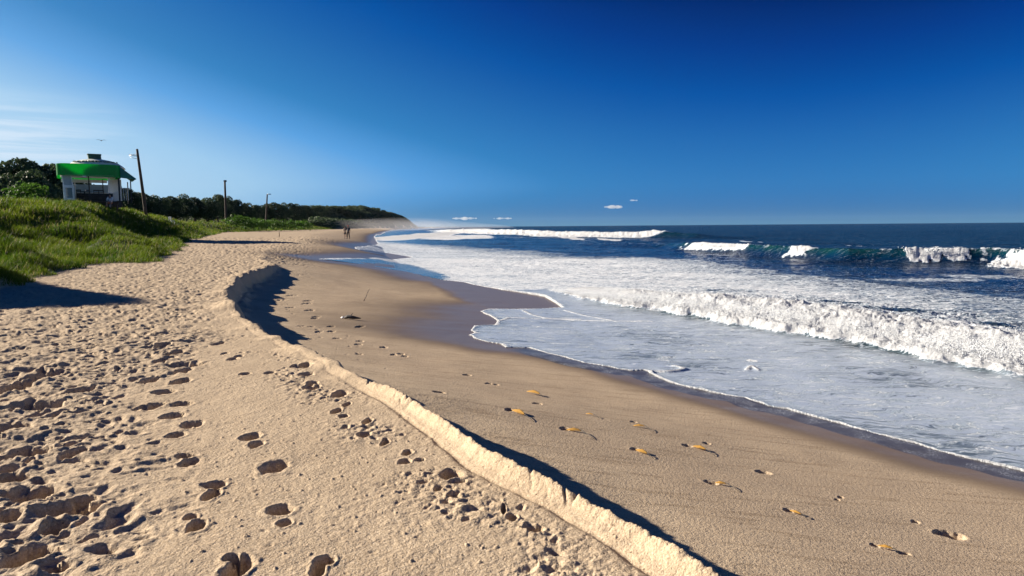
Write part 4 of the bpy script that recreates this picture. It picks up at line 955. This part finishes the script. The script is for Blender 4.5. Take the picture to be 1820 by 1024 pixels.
MB().box((0, 0, .72), (.8, .8, .04)).build('table_top', DARK, o); MB().tube([(0, 0, 0), (0, 0, .7)], .04, 8).build('leg', DARK, o); MB().box((0, 0, .02), (.5, .5, .03)).build('base', DARK, o)
p_ = kpos(152.5, -1.75); MB().lathe((0, 0, 0), [(.05, 0), (.07, .16), (.066, .16), (.046, .01)], 10).build('cup', PLASTIC_W, None, (p_[0], p_[1], p_[2] + .742)); tag(bpy.data.objects['cup'], 'white cup standing on the small dark kiosk table', 'cup')
x, y, _ = at_y(304, 374, 86); o = tag(empty('chair', (x, y, ground_z(x, y) + .15), 2.7), 'white plastic chair standing alone in the dune grass right of the leaning pole', 'chair'); chair_parts(o, PLASTIC_W); o.scale = (1.1, 1.1, 1.1)

# ------------------------------------------------------------------ poles
def pole(px, pyt, pxb, pyb, depth, r0, r1, label, kind):
    xt, yt, zt = at_y(px, pyt, depth); xb_, yb_, zb2 = at_y(pxb, pyb, depth); g0 = min(zb2, ground_z(xb_, yb_)) - .4
    t = (g0 - zt) / (zb2 - zt); xg = xt + (xb_ - xt) * t
    o = tag(empty('utility_pole', (xg, depth, g0)), label, 'pole')
    d = Vector((xt - xg, 0, zt - g0)); n = 6
    MB().tube([d * (i / n) for i in range(n + 1)], [r1 + (r0 - r1) * i / n for i in range(n + 1)], 10).build('shaft', WOODP, o)
    return o, d
o, d = pole(243.5, 265, 256, 357, 76, .12, .19, 'tall dark utility pole with a wire bracket, leaning beside the kiosk', 0)
b = MB(); top = d * .90
b.tube([top, top + Vector((-.95, 0, .06))], .035, 6); b.tube([d * .86 + Vector((-.1, 0, 0)), top + Vector((-.85, 0, -.12))], .025, 6); b.tube([top + Vector((-.1, 0, .12)), top + Vector((-.98, 0, .16))], .02, 6); br_ = b.build('crossarm', METAL, o)
for k in range(4): MB().lathe(tuple(top + Vector((-.22 - .22 * k, 0, .10))), [(.02, 0), (.05, .03), (.03, .07), (.05, .10), (.02, .15)], 8).build('insulator', PLASTIC_W, br_)
o, d = pole(399.5, 321, 401.7, 384, 205, .26, .36, 'dark pole rising out of the tree belt', 0)
MB().box(tuple(d + Vector((.1, 0, -.15))), (.75, .4, .5)).build('pole_cap', DARK, o)
o, d = pole(475, 345, 472.5, 396, 240, .21, .32, 'thin pole with a short lamp arm standing at the back of the low dune', 0)
b = MB(); b.tube([d, d + Vector((.95, 0, .02))], .09, 6); b.build('lamp_arm', METAL, o); MB().box(tuple(d + Vector((.85, 0, -.05))), (.75, .4, .26)).build('lamp_head', METAL, o)
x, y, _ = at(496.5, 424, 1.5); gz = ground_z(x, y); tag(MB().tube([(0, 0, -.2), (.02, 0, .25), (.0, 0, .62)], [.045, .04, .03], 7).build('wooden_stake', WOODP, None, (x, y, gz)), 'short dark wooden stake standing upright in the open sand', 'stake')

# ------------------------------------------------------------------ people
SKIN = simple('skin', (.42, .24, .16), .6, .08); HAIR = simple('hair', (.03, .018, .012), .7, .2); CREAM = simple('cream_cloth', (.66, .55, .40), .85, .08, 20); DARKC = simple('dark_cloth', (.02, .022, .03), .85, .2, 20)
RED = simple('red_cloth', (.50, .06, .07), .8, .12, 20); WHITEC = simple('white_cloth', (.75, .75, .74), .85, .05, 20); ORANGE = simple('orange_cloth', (.62, .22, .08), .85, .08, 20)
def skin_obj(name, verts, edges, radii, mat, parent, sub=1, root=0):
    me = bpy.data.meshes.new(name); me.from_pydata(verts, edges, []); me.update(); o = link(name, me, mat, parent)
    m = o.modifiers.new('skin', 'SKIN'); m.use_smooth_shade = True
    sv = me.skin_vertices[0].data
    for i, r_ in enumerate(radii): sv[i].radius = (r_, r_) if not isinstance(r_, tuple) else r_; sv[i].use_root = (i == root)
    s_ = o.modifiers.new('subd', 'SUBSURF'); s_.levels = sub; s_.render_levels = sub
    return o
def person(loc, rz, J, label, shirt, trousers, hair_mat=HAIR, cap=None, scale=1.0, extra=None):
    """J: joints; returns root. One continuous body; clothing and hair are children."""
    o = tag(empty('person', loc, rz), label, 'person'); o.scale = (scale,) * 3
    vs = []; es = []; rs = []
    def add(p, r_, par=None): vs.append(tuple(p)); rs.append(r_); i = len(vs) - 1; (es.append((par, i)) if par is not None else None); return i
    pel = add(J['pelvis'], (.135, .10)); wa = add(J['waist'], (.12, .095), pel); ch = add(J['chest'], (.15, .11), wa); nk = add(J['neck'], .052, ch)
    hd0 = add(J['jaw'], (.062, .072), nk); hd = add(J['head'], (.078, .094), hd0); add(J['crown'], (.055, .066), hd)
    nose = Vector(J['head']) + Vector(J['face']) * .105 + Vector((0, 0, -.02)); add(nose, .014, hd)
    for s_ in ('l', 'r'):
        sh = add(J['sh_' + s_], .058, ch); el = add(J['el_' + s_], .042, sh); wr = add(J['wr_' + s_], .027, el)
        D_ = (Vector(J['wr_' + s_]) - Vector(J['el_' + s_])).normalized(); side = D_.cross(Vector((0, 1, 0.2))).normalized(); pl = Vector(J['wr_' + s_]) + D_ * .05; pi = add(pl, (.036, .020), wr)
        for k, (off, ln) in enumerate(((-.030, .068), (-.010, .078), (.010, .074), (.030, .058))):
            b0 = pl + D_ * .03 + side * off; f1 = add(b0, .0095, pi); f2 = add(b0 + D_ * ln * .5 + Vector((0, -.006, 0)), .0085, f1); add(b0 + D_ * ln + Vector((0, -.022, 0)), .007, f2)
        t1 = add(pl - side * .040 + D_ * .005, .011, pi); add(pl - side * .055 + D_ * .045, .009, t1)
        hp = add(J['hip_' + s_], .088, pel); kn = add(J['kn_' + s_], .058, hp); an = add(J['an_' + s_], .038, kn); he = add(Vector(J['an_' + s_]) + Vector((0, -.02, -.05)), .036, an); add(Vector(J['an_' + s_]) + Vector(J['face']) * .16 + Vector((0, 0, -.065)), .028, he)
    skin_obj('body', vs, es, rs, SKIN, o)
    h = MB(); hc = Vector(J['head']) + Vector((0, 0, .03)) - Vector(J['face']) * .018
    h.lathe(tuple(hc), [(.05, -.09), (.098, -.04), (.104, .01), (.090, .055), (.055, .09), (.012, .104)], 14, .9, 1.02); hh = h.build('hair', hair_mat, o)
    if cap: c_ = MB(); c_.lathe(tuple(hc + Vector((0, 0, .02))), [(.108, 0), (.108, .03), (.092, .07), (.05, .10), (.01, .11)], 14, .95, 1.05); f_ = Vector(J['face']); c_.box(tuple(hc + f_ * .14 + Vector((0, 0, .025))), (.13, .12, .012)); c_.build('cap', cap, o)
    # shirt
    v2 = [J['waist'], J['chest'], (Vector(J['chest']) * .45 + Vector(J['neck']) * .55), J['pelvis']]; e2 = [(3, 0), (0, 1), (1, 2)]; r2 = [(.150, .118), (.175, .132), (.085, .075), (.152, .118)]
    for s_ in ('l', 'r'):
        a_ = len(v2); v2 += [J['sh_' + s_], (Vector(J['sh_' + s_]) * .25 + Vector(J['el_' + s_]) * .75), (Vector(J['el_' + s_]) * .3 + Vector(J['wr_' + s_]) * .7)]; r2 += [.078, .060, .046]; e2 += [(1, a_), (a_, a_ + 1), (a_ + 1, a_ + 2)]
    skin_obj('shirt', [tuple(v) for v in v2], e2, r2, shirt, o)
    v3 = [J['pelvis'], tuple(Vector(J['waist']) * .4 + Vector(J['pelvis']) * .6)]; e3 = [(0, 1)]; r3 = [(.150, .118), (.138, .112)]
    for s_ in ('l', 'r'):
        a_ = len(v3); L_ = .92 if trousers[1] else .55; v3 += [J['hip_' + s_], J['kn_' + s_] if trousers[1] else tuple(Vector(J['hip_' + s_]) * .2 + Vector(J['kn_' + s_]) * .8)]; r3 += [.105, .080]; e3 += [(0, a_), (a_, a_ + 1)]
        if trousers[1]: v3.append(tuple(Vector(J['kn_' + s_]) * .1 + Vector(J['an_' + s_]) * .9)); r3.append(.062); e3.append((a_ + 1, a_ + 2))
    skin_obj('trousers' if trousers[1] else 'shorts', [tuple(v) for v in v3], e3, r3, trousers[0], o)
    for s_ in ('l', 'r'): A2 = Vector(J['an_' + s_]); MB().tube([A2 + Vector(J['face']) * -.06 + Vector((0, 0, -.055)), A2 + Vector(J['face']) * .06 + Vector((0, 0, -.05)), A2 + Vector(J['face']) * .19 + Vector((0, 0, -.068))], [.045, .048, .032], 8).build('shoe', DARKC, o)
    if extra: extra(o, J)
    return o
def standing(step=.0, armL=None, armR=None, face=(0, -1, 0)):
    J = dict(pelvis=(0, 0, .94), waist=(0, 0, 1.08), chest=(0, .01, 1.30), neck=(0, .0, 1.47), jaw=(0, -.02, 1.54), head=(0, -.015, 1.625), crown=(0, 0, 1.70), face=face,
             hip_l=(-.09, 0, .88), kn_l=(-.11, -.03 - step, .49), an_l=(-.12, .03 - step * 1.2, .09), hip_r=(.09, 0, .88), kn_r=(.10, -.02 + step * .4, .49), an_r=(.11, .05 + step * 1.3, .09),
             sh_l=(-.17, 0, 1.41), el_l=(-.25, .03, 1.14), wr_l=(-.27, -.06, .90), sh_r=(.17, 0, 1.41), el_r=(.25, .03, 1.14), wr_r=(.26, -.06, .90))
    if armL: J['el_l'], J['wr_l'] = armL
    if armR: J['el_r'], J['wr_r'] = armR
    return J
x, y, _ = at(613.5, 424.2, 1.5); gz = ground_z(x, y); gz2 = float(land(np.array([x]), np.array([y]))[0][0])
x, y, _ = at(613.5, 424.2, gz2)
person((x, y, gz2 - .01), .25, standing(.06, None, ((.33, .02, 1.22), (.42, -.08, 1.28))), 'person in a cream top and dark shorts with an arm round a companion', CREAM, (DARKC, False), HAIR, None, 1.03)
def stripe(o, J):
    MB().tube([(-.01, -.125, 1.38), (-.015, -.142, 1.25), (-.02, -.128, 1.08), (-.03, -.12, .96)], [.03, .035, .035, .03], 8).build('scarf', WHITEC, o)
person((x + .50, y - .08, gz2 - .01), -.12, standing(.10, ((-.30, .03, 1.20), (-.36, -.10, 1.08)), None), 'taller person in a dark jacket with a white scarf and red cap on the sand', DARKC, (DARKC, True), HAIR, RED, 1.12, stripe)
# seated figure on a bench in front of the kiosk
px_, py_, _ = kpos(192.5, -3.3); gz = ground_z(px_, py_) + .22
S = dict(pelvis=(0, 0, .50), waist=(0, .01, .64), chest=(0, -.02, .86), neck=(0, -.04, 1.03), jaw=(0, -.07, 1.10), head=(0, -.075, 1.18), crown=(0, -.06, 1.255), face=(0, -1, 0),
         hip_l=(-.09, -.03, .50), kn_l=(-.16, -.42, .54), an_l=(-.15, -.44, .09), hip_r=(.09, -.03, .50), kn_r=(.16, -.42, .54), an_r=(.15, -.46, .09),
         sh_l=(-.17, -.02, .97), el_l=(-.22, -.18, .74), wr_l=(-.14, -.36, .63), sh_r=(.17, -.02, .97), el_r=(.22, -.18, .74), wr_r=(.13, -.37, .63))
person((px_, py_, gz), .2, S, 'person in a white top and orange shorts sitting in front of the kiosk', WHITEC, (ORANGE, False), HAIR, None, 1.05)
bn = tag(empty('bench', (px_, py_ + .05, gz), .2), 'low wooden bench under the person sitting at the kiosk', 'bench')
MB().box((0, .02, .40), (1.2, .34, .05)).build('seat', WOODP, bn)
for sx_ in (-1, 1): MB().box((sx_ * .5, .02, .05), (.06, .30, .65)).build('leg', WOODP, bn)

# ------------------------------------------------------------------ small things on the beach
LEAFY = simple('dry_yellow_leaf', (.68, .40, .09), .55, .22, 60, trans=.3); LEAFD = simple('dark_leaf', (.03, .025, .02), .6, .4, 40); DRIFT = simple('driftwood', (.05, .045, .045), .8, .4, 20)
def zfine(x, y): return float(land(np.array([x]), np.array([y]))[0][0])
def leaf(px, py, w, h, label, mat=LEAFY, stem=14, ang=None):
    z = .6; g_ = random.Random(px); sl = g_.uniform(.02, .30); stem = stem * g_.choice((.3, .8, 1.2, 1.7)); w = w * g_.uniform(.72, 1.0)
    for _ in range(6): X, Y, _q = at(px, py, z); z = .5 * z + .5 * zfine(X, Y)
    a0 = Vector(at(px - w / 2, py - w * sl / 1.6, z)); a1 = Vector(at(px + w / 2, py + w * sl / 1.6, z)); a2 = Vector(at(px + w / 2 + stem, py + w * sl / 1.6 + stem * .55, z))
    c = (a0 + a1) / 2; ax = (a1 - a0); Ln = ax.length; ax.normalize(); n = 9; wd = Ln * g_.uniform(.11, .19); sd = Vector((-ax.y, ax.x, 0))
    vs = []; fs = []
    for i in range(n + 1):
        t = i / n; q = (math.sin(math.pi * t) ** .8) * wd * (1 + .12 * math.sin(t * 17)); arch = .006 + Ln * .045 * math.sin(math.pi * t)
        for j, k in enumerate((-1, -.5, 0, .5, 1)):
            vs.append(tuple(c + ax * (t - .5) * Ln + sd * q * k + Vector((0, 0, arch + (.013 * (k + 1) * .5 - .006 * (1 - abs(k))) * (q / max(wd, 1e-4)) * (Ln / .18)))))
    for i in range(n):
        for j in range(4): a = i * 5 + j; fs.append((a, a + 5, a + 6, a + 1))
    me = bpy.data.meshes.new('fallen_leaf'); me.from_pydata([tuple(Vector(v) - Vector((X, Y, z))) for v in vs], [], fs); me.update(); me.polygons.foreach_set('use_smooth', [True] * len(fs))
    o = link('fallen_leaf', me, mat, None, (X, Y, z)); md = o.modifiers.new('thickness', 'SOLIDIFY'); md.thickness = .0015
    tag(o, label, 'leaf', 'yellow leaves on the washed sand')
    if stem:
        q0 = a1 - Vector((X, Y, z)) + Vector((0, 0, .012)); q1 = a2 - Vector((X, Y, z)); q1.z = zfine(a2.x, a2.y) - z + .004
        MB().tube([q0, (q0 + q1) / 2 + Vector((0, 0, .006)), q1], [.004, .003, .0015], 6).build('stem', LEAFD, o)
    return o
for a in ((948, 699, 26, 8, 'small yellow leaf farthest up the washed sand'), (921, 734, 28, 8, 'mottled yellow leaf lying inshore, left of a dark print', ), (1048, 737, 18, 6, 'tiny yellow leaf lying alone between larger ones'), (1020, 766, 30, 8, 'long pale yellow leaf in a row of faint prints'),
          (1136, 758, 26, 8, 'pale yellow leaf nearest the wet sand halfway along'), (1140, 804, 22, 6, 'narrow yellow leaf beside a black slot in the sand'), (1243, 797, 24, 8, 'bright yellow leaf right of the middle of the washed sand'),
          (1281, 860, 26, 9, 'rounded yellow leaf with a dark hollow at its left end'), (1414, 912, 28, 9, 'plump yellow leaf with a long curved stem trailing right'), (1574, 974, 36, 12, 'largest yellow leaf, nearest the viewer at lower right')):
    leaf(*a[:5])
x, y, _ = at(622, 567, .45); z = zfine(x, y); x, y, _ = at(622, 567, z)
o = tag(empty('driftwood', (x, y, z), -.25), 'black piece of driftwood lying on the damp sand', 'driftwood')
MB().tube([(-.16, 0, .03), (-.05, .01, .06), (.10, -.01, .045), (.30, .02, .02)], [.03, .05, .045, .012], 9).build('log', DRIFT, o)
MB().tube([(-.25, 0, .02), (-.16, 0, .05)], [.025, .02], 7).build('bleached_end', PLASTIC_W, o); MB().tube([(.0, 0, .06), (.06, .06, .15)], [.015, .006], 6).build('branch', DRIFT, o)
x, y, _ = at(651, 535, .4); z = zfine(x, y); x, y, _ = at(651, 535, z)
tag(MB().tube([(-.08, 0, 0), (0, .02, .16), (.05, 0, .28), (.12, 0, .40)], [.016, .014, .010, .005], 6).build('twig', DRIFT, None, (x, y, z)), 'thin dark twig sticking up from the smooth wet sand', 'twig')

# ------------------------------------------------------------------ bird
def bird(px, py, depth, label):
    x, y, z = at_y(px, py, depth); o = tag(empty('bird', (x, y, z), .6), label, 'bird')
    MB().lathe((0, 0, 0), [(.01, -.26), (.05, -.18), (.085, 0), (.06, .14), (.045, .2), (.01, .27)], 10).build('body', simple('bird_grey', (.10, .10, .11), .8, .2), o).rotation_euler = (R(80), 0, 0)
    for s_ in (-1, 1):
        b = MB(); b.add([(s_ * .04, -.08, .02), (s_ * .35, -.10, .14), (s_ * .75, .04, .08), (s_ * .35, .06, .13), (s_ * .04, .10, .02), (s_ * .04, -.08, .0), (s_ * .35, -.10, .12), (s_ * .74, .04, .07), (s_ * .35, .06, .11), (s_ * .04, .10, .0)], [(0, 1, 3, 4), (1, 2, 3), (9, 8, 6, 5), (8, 7, 6)]); b.build('wing', DARK, o)
bird(180, 250, 105, 'small dark bird gliding in the sky above the kiosk')

# ------------------------------------------------------------------ low clouds far out, built as thin vapour
cm_ = NT('cloud_vapour'); pv = cm_.n('ShaderNodeVolumePrincipled', {'Color': C4(1, .97, .94), 'Density': .016, 'Anisotropy': .2}); om = cm_.n('ShaderNodeOutputMaterial'); cm_.set(om.inputs['Volume'], pv.outputs[0]); CLOUD = cm_.m
def cloud(px, py, w, h, depth, n, label, seed):
    g = random.Random(seed); X, Y, Z = at_y(px, py, depth); k = depth / F_PX; b = MB()
    for i in range(n):
        t = (i + .5) / n * 2 - 1; cx = t * w / 2 * k * .85; r_ = h / 2 * k * (g.uniform(.55, 1.15)) * (1 - .4 * abs(t)); sx = g.uniform(1.1, 1.7)
        b.lathe((cx, g.uniform(-.3, .3) * h * k, -r_ * .3), [(r_ * math.sin(math.pi * j / 7), -r_ * math.cos(math.pi * j / 7) * (.45 if j < 4 else .9)) for j in range(1, 7)], 12, sx, 1.0)
    o = b.build('cloud', CLOUD, None, (X, Y, Z))
    m = o.modifiers.new('merge', 'REMESH'); m.mode = 'VOXEL'; m.voxel_size = h * k / 14
    tag(o, label, 'cloud')
cloud(1090, 367.5, 36, 12, 9000, 6, 'small white cloud, the larger of two above the sea', 1)
cloud(1127, 356, 15, 6, 9000, 3, 'tiny white cloud just right of and above a larger one', 2)
cloud(826, 388, 52, 9, 11000, 9, 'long low row of pale cloud on the horizon beside the headland', 3)
cloud(893, 388, 40, 6, 11000, 7, 'thin pale cloud streak right of the longer horizon cloud row', 4)
print('things', time.time() - T0)
# ------------------------------------------------------------------ air
def vol_mat(name, col, dens):
    v = NT(name); p = v.n('ShaderNodeVolumePrincipled', {'Color': C4(*col), 'Density': dens, 'Anisotropy': .3}); o = v.n('ShaderNodeOutputMaterial'); v.set(o.inputs['Volume'], p.outputs[0]); return v.m
xg, yg, zg = at_y(690, 402, 800)
b = MB()
for i, (px, d, w, h) in enumerate(((650, 520, 50, 9), (668, 650, 60, 11), (690, 780, 70, 14), (712, 900, 80, 16), (735, 1020, 95, 17), (765, 1100, 110, 13), (800, 1100, 110, 9))):
    X = at_y(px, 402, d)[0]; b.lathe((X, d, -2), [(w * math.cos(t), (h + 2) * math.sin(t)) for t in [k * math.pi / 14 for k in range(7)]], 20, 1, 1.6)
mv = NT('mist_vapour'); mz = mv.n('ShaderNodeSeparateXYZ', {0: mv.pos()}).outputs[2]
md_ = mv.math('MULTIPLY', mv.ramp(mz, 20.0, 0.0), mv.ramp(mv.noise(.012, 3, .6, vec=mv.pos()), .25, .7, .0003, .0016))
pv_ = mv.n('ShaderNodeVolumePrincipled', {'Color': C4(.95, .96, 1.0), 'Density': md_, 'Anisotropy': .3}); om_ = mv.n('ShaderNodeOutputMaterial'); mv.set(om_.inputs['Volume'], pv_.outputs[0])
mist = b.build('surf_mist', mv.m); tag(mist, kind='stuff')
m = mist.modifiers.new('merge', 'REMESH'); m.mode = 'VOXEL'; m.voxel_size = 3.0
hz_ = MB().box((0, 900, 56), (19000, 19000, 118)).build('haze', vol_mat('haze_air', (.80, .90, 1.0), .000008)); tag(hz_, kind='stuff')
print('done', time.time() - T0)
